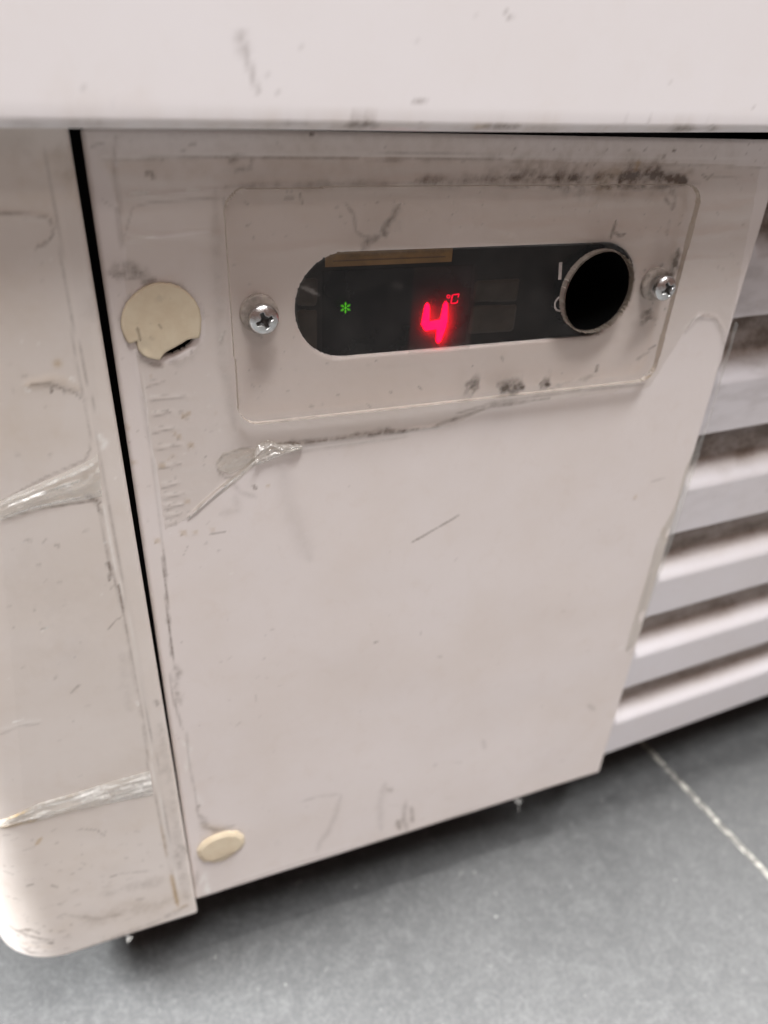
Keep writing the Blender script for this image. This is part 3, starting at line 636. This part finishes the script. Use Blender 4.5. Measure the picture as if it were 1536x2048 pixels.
def ribbon(name, upper_px, lower_px, hit, h, mat, parent, n=90, m=26, seed=0, haze_glint=0.5, wrink=0.5, streaks=(), rust=()):
    """a fold of tape lying along two edge lines"""
    def res(pts, k):
        q = np.array([hit(*p) for p in pts]); L = np.concatenate([[0], np.cumsum(np.linalg.norm(np.diff(q, axis=0), axis=1))]); s = np.linspace(0, L[-1], k)
        return np.stack([np.interp(s, L, q[:, i]) for i in range(3)], -1)
    U = res(upper_px, n); L = res(lower_px, n); P = np.zeros((n, m, 3)); H = np.zeros((n, m)); R = np.zeros((n, m))
    for j in range(m):
        v = j / (m - 1); P[:, j] = U * (1 - v) + L * v
        u = np.linspace(0, 1, n)
        lift = h * math.sin(math.pi * v)**0.7 * (0.5 + 0.9 * fbm(u * 7 + seed, u * 0 + v * 2, seed, 3))
        wv = wrink * (fbm(u * 6 + v * 2, u * 0 + v * 9 + seed, seed + 5, 4) - .5) * math.sin(math.pi * v)
        P[:, j, 1] -= 0.12 + lift + wv
        hz = haze_glint * (0.35 + 0.9 * sstep(.35, .7, fbm(u * 5, u * 0 + v * 8, seed + 8, 4)))
        for (v0, wd, st) in streaks: hz = hz + st * np.exp(-((v - v0 - .10 * (fbm(u * 5, u * 0, seed + 2, 3) - .5)) / wd)**2) * sstep(.25, .6, fbm(u * 6, u * 0 + v0 * 9, seed + 3, 3))  # highlights along the fold, painted as pale bands
        H[:, j] = hz
        for (v0, wd, u0, u1, st) in rust: R[:, j] = np.maximum(R[:, j], st * np.exp(-((v - v0) / wd)**2) * sstep(u0 - .1, u0 + .05, u) * (1 - sstep(u1 - .05, u1 + .1, u)) * fbm(u * 30, u * 0 + v * 8, 4, 3) * 1.6)
    return grid_mesh(name, P, mat, parent, {'haze_glint': H.ravel(), 'rust': R.ravel(), 'grime_shade': np.zeros(n * m)}, flip=True)
ribbon('tape_fold', [(0, 1000), (60, 974), (130, 944), (188, 915), (196, 905)], [(0, 1042), (60, 1020), (130, 1006), (180, 997), (204, 992)], on_post, 0.9, M_crease, post, 130, 34, 2, .22, .8, streaks=((.35, .05, 1.1), (.86, .05, .9), (.12, .05, .3)))
ribbon('tape_fold', [(-4, 1642), (30, 1628), (75, 1606), (140, 1588), (220, 1562), (300, 1540)], [(-4, 1654), (30, 1648), (75, 1640), (150, 1620), (230, 1604), (306, 1590)], on_post, 0.8, M_crease, post, 130, 30, 9, .5, .9,
       streaks=((.5, .12, .5), (.2, .06, .4)), rust=((.9, .2, 0, .25, 1.2), (.1, .15, .0, .2, 1.0), (.9, .12, .35, .5, .8), (.05, .1, .3, .6, .4)))
ribbon('tape_fold', [(505, 905), (515, 888), (535, 880), (560, 886), (600, 888)], [(512, 928), (528, 926), (545, 918), (566, 908), (604, 892)], lambda a, b: on_y(a, b, 0), 1.5, M_crease, panel, 70, 30, 14, .45, 2.0, streaks=((.8, .1, .5),))
ribbon('tape_fold', [(374, 1034), (400, 1006), (430, 980), (470, 948), (510, 912)], [(378, 1038), (406, 1012), (438, 988), (478, 956), (514, 926)], lambda a, b: on_y(a, b, 0), .3, M_crease, panel, 90, 14, 19, .05, .3, streaks=((.5, .12, 1.0),))
ribbon('tape_fold', [(432, 925), (445, 905), (478, 896), (508, 896)], [(438, 940), (460, 948), (485, 935), (512, 920)], lambda a, b: on_y(a, b, 0), .5, M_crease, panel, 50, 24, 23, .12, .8)
for k, tp in enumerate([[(0, 432), (60, 430), (98, 438), (108, 456), (125, 560), (142, 650), (150, 719), (168, 800), (180, 890), (165, 925), (110, 950), (0, 990)],
                        [(0, 1056), (60, 1034), (130, 1018), (185, 1006), (202, 1022), (212, 1080), (238, 1193), (268, 1360), (292, 1494), (296, 1536), (220, 1558), (140, 1584), (75, 1602), (0, 1630)],
                        [(112, 292), (130, 292), (170, 560), (205, 860), (235, 1060), (270, 1244), (305, 1450), (335, 1620), (352, 1740), (338, 1720), (300, 1500), (262, 1280), (212, 1000), (176, 790), (140, 520)]]):
    tq = [on_y(a, b, -3.2)[[0, 2]] for a, b in tp]; tq = [(max(a, -35.5), b) for a, b in tq]
    xs_ = [q[0] for q in tq]; zs_ = [q[1] for q in tq]
    plate_mesh('clear_tape', M_film2, (min(xs_), max(xs_), min(zs_), max(zs_)), 0.6, sd_poly(tq), lambda X, Z, d: -3.32 + .25 * (fbm(X * .12, Z * .25, 90 + k, 4) - .5) * sstep(0, 2, -d) - .16 * sstep(.55, .75, fbm(X * .04, Z * .3, 95 + k, 3)), None, post,
               lambda a, b: on_y(a, b, -3.2), specks('haze_glint', 0, tp[0][1], 200, tp[0][1] + 500, 14, .15, .35, .3, .8, 12, -.3))
# loose frayed ends of tape along the lower edges
for k, (px_, py_, dy_, wd_, hf) in enumerate([(1038, 1600, 36, 2.4, 0)]):
    a = on_y(px_, py_, -0.5); L = dy_ / 5.6; n = 14; m = 6; Q = np.zeros((n, m, 3)); rr = np.random.RandomState(k + 3)
    ph = rr.rand() * 6
    for i in range(n):
        u = i / (n - 1); wloc = wd_ * (1 - .55 * u) * (.8 + .5 * rr.rand())
        for j in range(m):
            v = j / (m - 1) - .5; Q[i, j] = (a[0] + v * wloc * (.6 + .4 * math.sin(u * 9)) + .5 * math.sin(u * 5 + ph), a[1] - .3 - .9 * math.sin(u * 3.1 + v * 3), a[2] + 1.0 - u * (L + 1.0))
    grid_mesh('tape_scrap', Q, M_crease, panel, {'haze_glint': np.full(n * m, .25), 'rust': np.zeros(n * m), 'grime_shade': np.zeros(n * m)})
for k, (px_, py_, dy_, wd_) in enumerate([(258, 1872, 12, 2.6)]):
    a = on_y(px_, py_, -3.2); L = dy_ / 5.6; n = 12; m = 8; Q = np.zeros((n, m, 3)); rr = np.random.RandomState(k + 31)
    for i in range(n):
        u = i / (n - 1)
        for j in range(m):
            v = j / (m - 1) - .5; Q[i, j] = (a[0] + v * wd_ * (1 - .6 * u) + .4 * u * math.sin(5 * u + k), a[1] - .2 - .7 * math.sin(u * 3 + v * 4 + k), a[2] + .5 - u * (L + .8) * (.7 + .5 * rr.rand()))
    grid_mesh('tape_scrap', Q, M_crease, post, {'haze_glint': np.full(n * m, .3), 'rust': np.zeros(n * m), 'grime_shade': np.zeros(n * m)})

# --- plug caps
cap1 = [(258.4, 689.3), (263, 688), (267.7, 686.7), (274, 683.3), (274.5, 692.6), (277, 702), (284.6, 711.3), (294.8, 717.2), (307, 720), (320.2, 722.3), (325.3, 714.6), (331.2, 707), (340, 701.5), (349, 696.9), (366.7, 686.7), (374.3, 681.6), (383.7, 679.1), (391, 678.6), (398.9, 677.4), (402, 666), (403, 655), (403.6, 638.5), (399.7, 618), (389.6, 599.6), (376, 585), (359, 573.3), (340.5, 567.4), (321.9, 566), (301.6, 568.2), (284.6, 576.7), (267.7, 590.2), (254, 604.6), (245.7, 621.6), (241.5, 641.9), (242.3, 655.4), (246.5, 670.6), (252.5, 682.5)]
q = [on_y(a, b, -.9)[[0, 2]] for a, b in cap1]
def cap_y(cx, cz, R):
    def f(X, Z, d):
        r = 0.45; k = np.clip(r + d, 0, r)
        dent = 0.35 * np.exp(-(((X - cx + 4.0) / 1.0)**2 + ((Z - cz + 5.2) / 1.4)**2)) + .16 * np.exp(-(((X - cx - .2) / .5)**2 + ((Z - cz + 1.5) / 1.3)**2))
        return -0.95 + (r - np.sqrt(np.maximum(r * r - k * k, 0))) + dent - 0.25 * (fbm(X * .2, Z * .2, 60, 3) - .5)
    return f
t = NT('yellowed_plastic_cap')
c = t.mix(t.ramp(t.noise(180, 5, .6), .35, .7), (0.68, 0.585, 0.43), (0.62, 0.51, 0.36))
g = t.math('MULTIPLY', t.attr('grime_shade'), t.math('ADD', t.noise(900, 4, .7), .4), True); c = t.mix(g, c, (0.12, 0.075, 0.04))
M_cap = t.fin(principled(t, c, .42, normal=t.bump(t.noise(300, 4, .5), .0001, .6)))
c1 = plate_mesh('plug_cap', M_cap, (min(p[0] for p in q), max(p[0] for p in q), min(p[1] for p in q), max(p[1] for p in q)), 0.25, sd_poly(q), cap_y(13.1, -46.8, 7.8), -0.2, panel, lambda a, b: on_y(a, b, -.9),
                [('grime_shade', [(274, 655), (278, 668), (281, 682)], .5, .8, .5), ('grime_shade', [(317, 648), (324, 658)], .4, .5, .3), ('grime_shade', [(300, 672), (308, 680)], .8, .22, .5), ('grime_shade', [(318, 592), (322, 602)], 1.0, .16, .4)] + specks('grime_shade', 245, 570, 400, 700, 16, .12, .3, .1, .3, 4))
c1['label'] = 'torn yellowed plug cap beside the display plate'
cap2 = [(394.7, 1702.6), (399, 1695), (406, 1687), (418, 1679), (430, 1673), (444, 1668), (457, 1664.7), (466, 1666), (474.8, 1664.7), (488.4, 1673.3), (490.4, 1685), (484.5, 1696.7), (469, 1710.4), (449.4, 1722), (426, 1728), (406.4, 1724), (396.6, 1714.3)]
q = [on_y(a, b, -.9)[[0, 2]] for a, b in cap2]
c2 = plate_mesh('plug_cap', M_cap, (min(p[0] for p in q), max(p[0] for p in q), min(p[1] for p in q), max(p[1] for p in q)), 0.3, sd_poly(q),
                lambda X, Z, d: -1.3 + 0.6 * sstep(-1.4, 0, d) + .9 * np.exp(-((Z - (q[8][1] - 11 + .15 * (X - 13))) / 1.0)**2) * .4, -0.2, panel, lambda a, b: on_y(a, b, -.9),
                [('grime_shade', [(430, 1712), (470, 1700)], .6, .28, .5), ('rust', [(400, 1716), (450, 1722)], .8, .5, .5), ('grime_shade', [(437, 1665), (474, 1660)], .5, .8, .4)])
c2['label'] = 'lower yellowed plug cap near the panel bottom'

# --- controller behind the window
FY = 1.6
win = plate_mesh('control_display', M_face, (38, 128, -60, -33), 1.0, cut(sd_stad(STx0, STx1, STz, STr + 2.2), sd_circle(113.5, -45.9, 9.75)), FY, 3.0, FZ)
win['label'] = 'dark control display behind the oval window'
def fy(y): return lambda a, b: on_y(a, b, y)
def flat_poly(name, px, y0, y1, mat, parent):
    q = [on_y(a, b, y0) for a, b in px]; n = len(q)
    vs = [(p[0], y0, p[2]) for p in q] + [(p[0], y1, p[2]) for p in q]
    ar = sum(q[i][0] * q[(i + 1) % n][2] - q[(i + 1) % n][0] * q[i][2] for i in range(n))
    f = list(range(n)); 
    if ar < 0: f = f[::-1]
    fs = [tuple(f)] + [(f[(i + 1) % n], f[i], f[i] + n, f[(i + 1) % n] + n) for i in range(n)]
    return vs, fs
# amber strip along the top of the display face
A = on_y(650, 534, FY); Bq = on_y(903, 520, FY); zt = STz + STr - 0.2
def rect_v(x0, x1, z0, z1, y0, y1): 
    return [(x0, y0, z0), (x1, y0, z0), (x1, y0, z1), (x0, y0, z1), (x0, y1, z0), (x1, y1, z0), (x1, y1, z1), (x0, y1, z1)], [(0, 1, 2, 3), (1, 0, 4, 5), (2, 1, 5, 6), (3, 2, 6, 7), (0, 3, 7, 4)]
v, f = rect_v(A[0], Bq[0], A[2], zt + 3, FY - .15, FY + .1); lab = mesh_obj('amber_strip', v, f, M_amber, win, smooth=False)
v, f = rect_v(A[0] + 1.6, Bq[0] - 1.6, A[2] + 1.0, A[2] + 1.3, FY - .19, FY - .10); mesh_obj('strip_border', v, f, M_amberd, win, smooth=False)
# centre glass module, slightly proud of the side keys
v, f = rect_v(on_y(645, 600, FY)[0], on_y(938, 600, FY)[0], STz - STr - 1, A[2] - .8, FY - .30, FY); glass = mesh_obj('display_glass', v, f, plain('black_display_glass', (.008, .006, .006), .16, spec=.15, var=.6, scale=90), win, smooth=False)
# membrane keys either side
def key(px, name='membrane_key'):
    q = [on_y(a, b, FY)[[0, 2]] for a, b in px]
    ks = sd_quad_round(q, .9)
    plate_mesh(name, M_btn, (min(p[0] for p in q), max(p[0] for p in q), min(p[1] for p in q), max(p[1] for p in q)), .4, ks, lambda X, Z, d: FY - .35 + .25 * sstep(-.5, 0, d), FY + .1, win)
key([(592, 612), (594, 558), (636, 555), (634, 612)][::-1]); key([(594, 700), (590, 620), (634, 618), (634, 706)][::-1])
key([(945, 605), (950, 562), (1040, 556), (1034, 602)][::-1]); key([(934, 668), (944, 612), (1034, 608), (1026, 662)][::-1])
# lit symbols
YE = FY - .42
def bar(p0, p1, w0, w1, y=YE, th=.08):
    a = on_y(*p0, y); b = on_y(*p1, y); d = (b - a)[[0, 2]]; L = np.linalg.norm(d); d /= L; nrm = np.array([-d[1], d[0]])
    pts = []
    for (t_, w_) in ((0, w0 * .2), (.12, w0), (.88, w1), (1, w1 * .2)): pts.append((t_, w_))
    out = [(a[0] + d[0] * L * t_ + nrm[0] * w_ / 2, a[2] + d[1] * L * t_ + nrm[1] * w_ / 2) for t_, w_ in pts] + [(a[0] + d[0] * L * t_ - nrm[0] * w_ / 2, a[2] + d[1] * L * t_ - nrm[1] * w_ / 2) for t_, w_ in pts[::-1]]
    n = len(out); return [(x, y, z) for x, z in out] + [(x, y + th, z) for x, z in out], [tuple(range(n))[::-1]] + [(i, (i + 1) % n, (i + 1) % n + n, i + n) for i in range(n)]
v, f = join([bar((855, 606), (850, 655), 1.2, 2.0), bar((846, 654), (888, 647), 2.0, 2.2, YE - .005), bar((892, 603), (886, 652), 1.1, 2.0, YE - .01), bar((885, 645), (876, 686), 2.5, 1.3, YE - .015)])
dig = mesh_obj('temperature_digit', v, f, M_red, win, smooth=False)
dig['label'] = 'glowing red figure 4'
w_ = .24
YE = FY - 1.9
v1 = tube([on_y(897 + 3.2 * math.cos(a), 593 + 3.2 * math.sin(a), YE) for a in np.linspace(0, 6.283, 13)], .09, 5)
v, f = join([v1, bar((919, 588), (905, 590), w_, w_), bar((905, 590), (902, 607), w_, w_, YE - .005), bar((902, 607), (914, 606), w_, w_), bar((918, 588), (916, 596), w_, .1, YE - .005), bar((914, 606), (916, 600), w_, .1, YE - .004)])
mesh_obj('celsius_symbol', v, f, M_red2, win, smooth=False)['label'] = 'small red degree C symbol'
sn = []
sc0 = on_y(691, 615.5, YE)
for k in range(6):
    a = math.pi / 2 + k * math.pi / 3; d = np.array([math.cos(a), 0, math.sin(a)]); R0 = 1.25
    yy = np.array([0, -.004 * k, 0])
    sn.append(tube([sc0 + yy, sc0 + d * R0 + yy], .04, 4))
    for s_ in (1, -1):
        a2 = a + s_ * .85; d2 = np.array([math.cos(a2), 0, math.sin(a2)])
        for rr in (.50, .80): sn.append(tube([sc0 + d * rr + yy, sc0 + d * rr + d2 * .36 + yy], .032, 4))
v, f = join(sn); mesh_obj('snowflake_symbol', v, f, M_green, win, smooth=False)['label'] = 'green lit snowflake symbol'
# frosted layer over the big digit: light spreads in it
def diffuser():
    t = NT('scratched_diffuser'); r = t.n('ShaderNodeBsdfTranslucent'); r.inputs[0].default_value = (1, 1, 1, 1)
    tr = t.n('ShaderNodeBsdfTransparent'); m = t.n('ShaderNodeMixShader'); m.inputs[0].default_value = .15
    t.l(tr.outputs[0], m.inputs[1]); t.l(r.outputs[0], m.inputs[2]); return t.fin(m.outputs[0])
v, f = rect_v(on_y(815, 640, FY)[0], on_y(938, 640, FY)[0], STz - STr - .5, A[2] - .5, FY - 1.75, FY - 1.7)
mesh_obj('scratched_diffuser', v[:4], f[:1], diffuser(), win, smooth=False)
# switch hole: black rocker well behind the plate
HX, HZ, HR = 113.5, -45.9, 9.55
PY0, PY1 = -3.6, -1.5
well = []
cl = 40
vs = [(HX + HR * 1.02 * math.cos(2 * math.pi * k / cl), PY1 + .05, HZ + HR * 1.02 * math.sin(2 * math.pi * k / cl)) for k in range(cl)] + [(HX + HR * 1.0 * math.cos(2 * math.pi * k / cl), 20, HZ + HR * math.sin(2 * math.pi * k / cl)) for k in range(cl)]
fs = [(k, k + cl, (k + 1) % cl + cl, (k + 1) % cl) for k in range(cl)] + [tuple(range(cl, 2 * cl))[::-1]]
mesh_obj('switch_well', vs, fs, M_black, FZ)['label'] = 'unlit black round switch well'

# --- clear cover plate
q = [on_y(a, b, PY0)[[0, 2]] for a, b in ((448, 377), (479.7, 855.5), (1309, 763), (1413.7, 370))]
pl_sdf = cut(sd_quad_round(q, 4.6), sd_circle(HX, HZ, HR + .18))
S = [('grime_shade', [(800, 408), (792, 425), (778, 445), (768, 462)], 1.3, .62, .7), ('grime_shade', [(765, 455), (772, 472)], 1.3, .75, .5), ('grime_shade', [(760, 472), (738, 482), (724, 500)], 1.1, .65, .6), ('grime_shade', [(690, 405), (708, 430), (712, 462), (728, 474), (750, 474)], .45, .3, .6), ('grime_shade', [(805, 440), (790, 460)], 1.4, .14, .7),
     ('grime_shade', [(600, 385), (604, 410)], .35, .55, .5), ('grime_shade', [(568, 396), (590, 396)], .45, .45, .8), ('grime_shade', [(580, 395), (585, 400)], .5, .4, .4),
     ('grime_shade', [(1000, 372), (1360, 374)], .7, .55, .9), ('grime_shade', [(1120, 378), (1180, 380)], 1.6, .3, .9), ('rust', [(1180, 385), (1230, 390)], 2.0, .3, .9), ('grime_shade', [(1340, 375), (1350, 400), (1344, 420)], 1.0, .5, .8), ('grime_shade', [(1330, 395), (1340, 408)], .7, .5, .6),
     ('grime_shade', [(1232, 442), (1226, 462), (1220, 478)], .6, .75, .5), ('grime_shade', [(1226, 464), (1240, 472), (1250, 468)], .5, .75, .4), ('grime_shade', [(1222, 485), (1216, 500)], .3, .4, .3),
     ('grime_shade', [(1356, 500), (1350, 530), (1338, 560)], 1.6, .95, .6), ('grime_shade', [(1325, 528), (1312, 552), (1310, 575)], 1.0, .7, .8), ('rust', [(1318, 545), (1325, 555)], 1.2, .4, .8), ('grime_shade', [(1340, 545), (1322, 568)], 1.7, .85, .6),
     ('grime_shade', [(1300, 620), (1292, 640)], 1.9, .9, .7), ('grime_shade', [(1285, 645)], .9, .7, .6), ('grime_shade', [(1195, 728), (1192, 745)], .7, .6, .7), ('grime_shade', [(935, 768), (955, 776)], 2.2, .85, .8), ('grime_shade', [(1000, 770), (1045, 775)], 2.2, .95, .8), ('grime_shade', [(1080, 768), (1098, 770)], 2.0, 1.05, .7),
     ('grime_shade', [(1110, 772), (1150, 760), (1200, 750)], .9, .32, .9), ('grime_shade', [(1295, 700), (1312, 690)], .6, .45, .6), ('grime_shade', [(1272, 720), (1300, 702)], .6, .3, .6), ('grime_shade', [(1340, 440), (1332, 470)], .8, .2, .6), ('grime_shade', [(1192, 668), (1200, 668)], .7, .8, .5),
     ('haze_glint', [(1288, 752), (1304, 745)], .8, 1.2, .4), ('rust', [(1290, 757), (1302, 752)], .8, .9, .4), ('grime_shade', [(490, 852), (700, 832), (1000, 800), (1280, 768)], .6, .35, .6), ('haze_glint', [(490, 846), (700, 828), (1000, 797), (1270, 765)], .4, .6, .4),
     ('grime_shade', [(495, 605), (500, 650), (525, 675)], .9, .35, .6), ('grime_shade', [(485, 610), (520, 590)], 1.2, .4, .6), ('grime_shade', [(700, 512), (760, 506), (900, 502)], .5, .4, .8), ('grime_shade', [(1312, 600), (1310, 560)], .5, .5, .5),  # first two strokes darken an arc up-left of the left screw
     ('haze_glint', [(630, 582), (606, 574)], .6, .30, .4), ('haze_glint', [(600, 573), (638, 590)], .35, .45, .3), ('haze_glint', [(805, 575), (785, 568)], .9, .12, .5)]
S += specks('grime_shade', 455, 380, 1390, 480, 50, .15, .5, .15, .55, 9) + specks('grime_shade', 1270, 400, 1390, 740, 40, .15, .5, .2, .6, 12, -1.2) + specks('grime_shade', 480, 720, 1280, 830, 40, .15, .5, .12, .45, 14) + specks('haze_glint', 620, 520, 1100, 700, 50, .08, .16, .15, .4, 4)
S += specks('haze_glint', 460, 385, 1380, 440, 30, .15, .4, .2, .5, 8) + specks('grime_shade', 455, 400, 600, 840, 26, .15, .4, .15, .4, 8)
def pl_y(X, Z, d):
    r = .55; k = np.clip(r + d, 0, r); return PY0 + (r - np.sqrt(np.maximum(r * r - k * k, 0)))
plate = plate_mesh('cover_plate', [M_acry, M_edge], (min(p[0] for p in q), max(p[0] for p in q), min(p[1] for p in q), max(p[1] for p in q)), .42, pl_sdf, pl_y, PY1, FZ, lambda a, b: on_y(a, b, PY0), S, side_mi=1)
plate['label'] = 'scratched clear plastic cover plate held by two screws'

# turned rim of the switch hole
rim = [(HR + .24, PY0 + .03), (HR + .16, PY0 - .02), (HR + .08, PY0 - .02), (HR + .02, PY0 + .03), (HR, PY0 + .15), (HR, PY1 + .05), (HR + .3, PY1 + .05)]
nn_ = 96; Pr = np.array([[(HX + a * math.cos(2 * math.pi * k / nn_), y, HZ + a * math.sin(2 * math.pi * k / nn_)) for k in range(nn_)] for a, y in rim])
grid_mesh('hole_rim', Pr, M_rim, plate, closed=True, flip=True)
# switch marks printed on the back of the plate
MY = PY1 + .06
v, f = flat_poly('x', [(1118.5, 525), (1124.5, 524.5), (1122.5, 559), (1116.5, 559.5)], MY, MY + .05, M_print, plate); mesh_obj('switch_on_mark', v, f, M_print, plate, smooth=False)
c0 = on_y(1122.5, 607, MY); e1 = on_y(1122.5, 590.5, MY); ro = abs(e1[2] - c0[2]); n = 60; vs = []; fs = []
for k in range(n):
    a = 2 * math.pi * k / n; vs += [(c0[0] + ro * math.cos(a), MY, c0[2] + ro * math.sin(a)), (c0[0] + (ro - .45) * math.cos(a), MY, c0[2] + (ro - .45) * math.sin(a))]
for k in range(n):
    a, b = 2 * k, 2 * ((k + 1) % n)
    if math.hypot(vs[a][0] - HX, vs[a][2] - HZ) > HR + .1 and math.hypot(vs[b][0] - HX, vs[b][2] - HZ) > HR + .1: fs.append((a, b, b + 1, a + 1)[::-1])
mesh_obj('switch_off_mark', vs, fs, M_print, plate, smooth=False)
# --- screws: pan head with a cross recess
def screw(px, py, rot, name='screw'):
    R_, H_ = 3.05, 2.3; c = on_y(px, py, PY0 - 1.6); nr, na = 46, 120
    P = np.zeros((nr + 5, na, 3)); Gm = np.zeros((nr + 5, na))
    for i in range(nr + 5):
        for j in range(na):
            a = 2 * math.pi * j / na
            if i < nr:
                r = R_ * (i / (nr - 1)); x, z = r * math.cos(a), r * math.sin(a)
                hgt = .95 + (H_ - .95) * math.sqrt(max(1 - (r / (R_ + .02))**2, 0))
                cr, sr = math.cos(rot), math.sin(rot); u, v = x * cr + z * sr, -x * sr + z * cr
                def arm(p, q_): return (1 - min(max((abs(q_) - .34) / .12, 0), 1)) * (1 - min(max((abs(p) - 1.55) / .22, 0), 1))
                k = max(arm(u, v), arm(v, u)); core = 1 - min(max((r - .75) / .25, 0), 1); k = max(k, core)
                dep = k * (1.75 - .55 * r)
                P[i, j] = (c[0] + x, PY0 - hgt + dep, c[2] + z); Gm[i, j] = min(1, k * .9) if dep > .1 else 0
            else:
                t_ = (i - nr + 1) / 5; P[i, j] = (c[0] + R_ * math.cos(a), PY0 - .95 * (1 - t_), c[2] + R_ * math.sin(a))
    return grid_mesh(name, P, M_screw, plate, {'grime_shade': Gm.ravel()}, closed=True, flip=False)
def washer(px, py):
    c = on_y(px, py, PY0 - 1.6); n = 40; vs = []; fs = []
    prof_ = [(2.2, PY1 + .05), (3.7, PY1 + .05), (4.0, PY1 + .4), (4.0, -.25), (3.8, -.1)]
    for r, y in prof_:
        for k in range(n): vs.append((c[0] + r * math.cos(2 * math.pi * k / n), y, c[2] + r * math.sin(2 * math.pi * k / n)))
    for i in range(len(prof_) - 1):
        for k in range(n): fs.append((i * n + k, (i + 1) * n + k, (i + 1) * n + (k + 1) % n, i * n + (k + 1) % n)[::-1])
    return mesh_obj('spacer_washer', vs, fs, M_washer, plate)
s1 = screw(529, 641, math.radians(20)); s1['label'] = 'left cross-head screw'
s2 = screw(1334, 578, math.radians(28)); s2['label'] = 'right cross-head screw'
washer(529, 641); washer(1334, 578)

# --- vent grille: pressed louvres
us = np.concatenate([np.arange(0, 16, .5), np.arange(16, 120, 1.2), np.linspace(121, 330, 40)])
zs = np.concatenate([np.arange(-241.2, -9, .35), [-9]])
edges = [-22.6, -59.0, -95.6, -132.4, -168.3, -203.6]
Pg = np.zeros((len(zs), len(us), 3)); mask = np.zeros((len(zs), len(us)))
for i, z in enumerate(zs):
    dep = 0.0; dk = 0.0
    for e in edges:
        h = e - z                     # distance below the lip
        if 0 <= h <= 20.5:
            if h < .5: d0 = 7.2 * (h / .5)
            elif h < 12.5: d0 = 7.2 - .06 * (h - .5)
            else: d0 = 6.5 * (1 - float(sstep(12.0, 20.5, np.array(h))))
            dep = max(dep, d0)
        if -.2 <= h <= 18.5: dk = max(dk, 1 - float(sstep(11.5, 18.5, np.array(h))) )  # recess dirt whose dark tone also stands in for shade
    for j, u in enumerate(us):
        hh = min([abs(e - z) if e >= z else 99 for e in edges])
        st = 3.5 + .32 * min(hh, 18)
        t_ = min(max((u - st + 3.0) / 4.5, 0), 1); t_ = t_ * t_ * (3 - 2 * t_)
        rb = 1.2; db = z + 241.2; ib = rb - math.sqrt(max(rb * rb - max(rb - db, 0)**2, 0))
        Pg[i, j] = G0 + GU * u + GN * (dep * t_ + ib); Pg[i, j, 2] = z; mask[i, j] = dk * t_
flat = Pg.reshape(-1, 3)
ns = fbm(flat[:, 0] * .10, flat[:, 2] * .3, 70, 3); ns2 = fbm(flat[:, 0] * .06, flat[:, 2] * .1, 75, 3)
upf = sstep(-170, -40, flat[:, 2])
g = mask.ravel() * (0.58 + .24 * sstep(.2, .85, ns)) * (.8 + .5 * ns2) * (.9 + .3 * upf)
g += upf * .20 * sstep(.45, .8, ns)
uloc = (flat - G0) @ GU
g += .35 * (1 - sstep(0, 9, uloc)) * sstep(.4, .8, fbm(flat[:, 0] * .3, flat[:, 2] * .2, 80, 4))
S = specks('grime_shade', 1330, 700, 1536, 1400, 40, .3, .9, .1, .35, 16, -1.0)
at = paint(flat, on_grille, S); at.pop('ridge'); at['grime_shade'] = np.maximum(at['grime_shade'], g * 1.1); at['rust'] = np.maximum(at['rust'], mask.ravel() * .34 * (.5 + ns))
grille = grid_mesh('vent_grille', Pg, M_grille, FZ, at)
grille['label'] = 'vent grille of dusty pressed louvres'
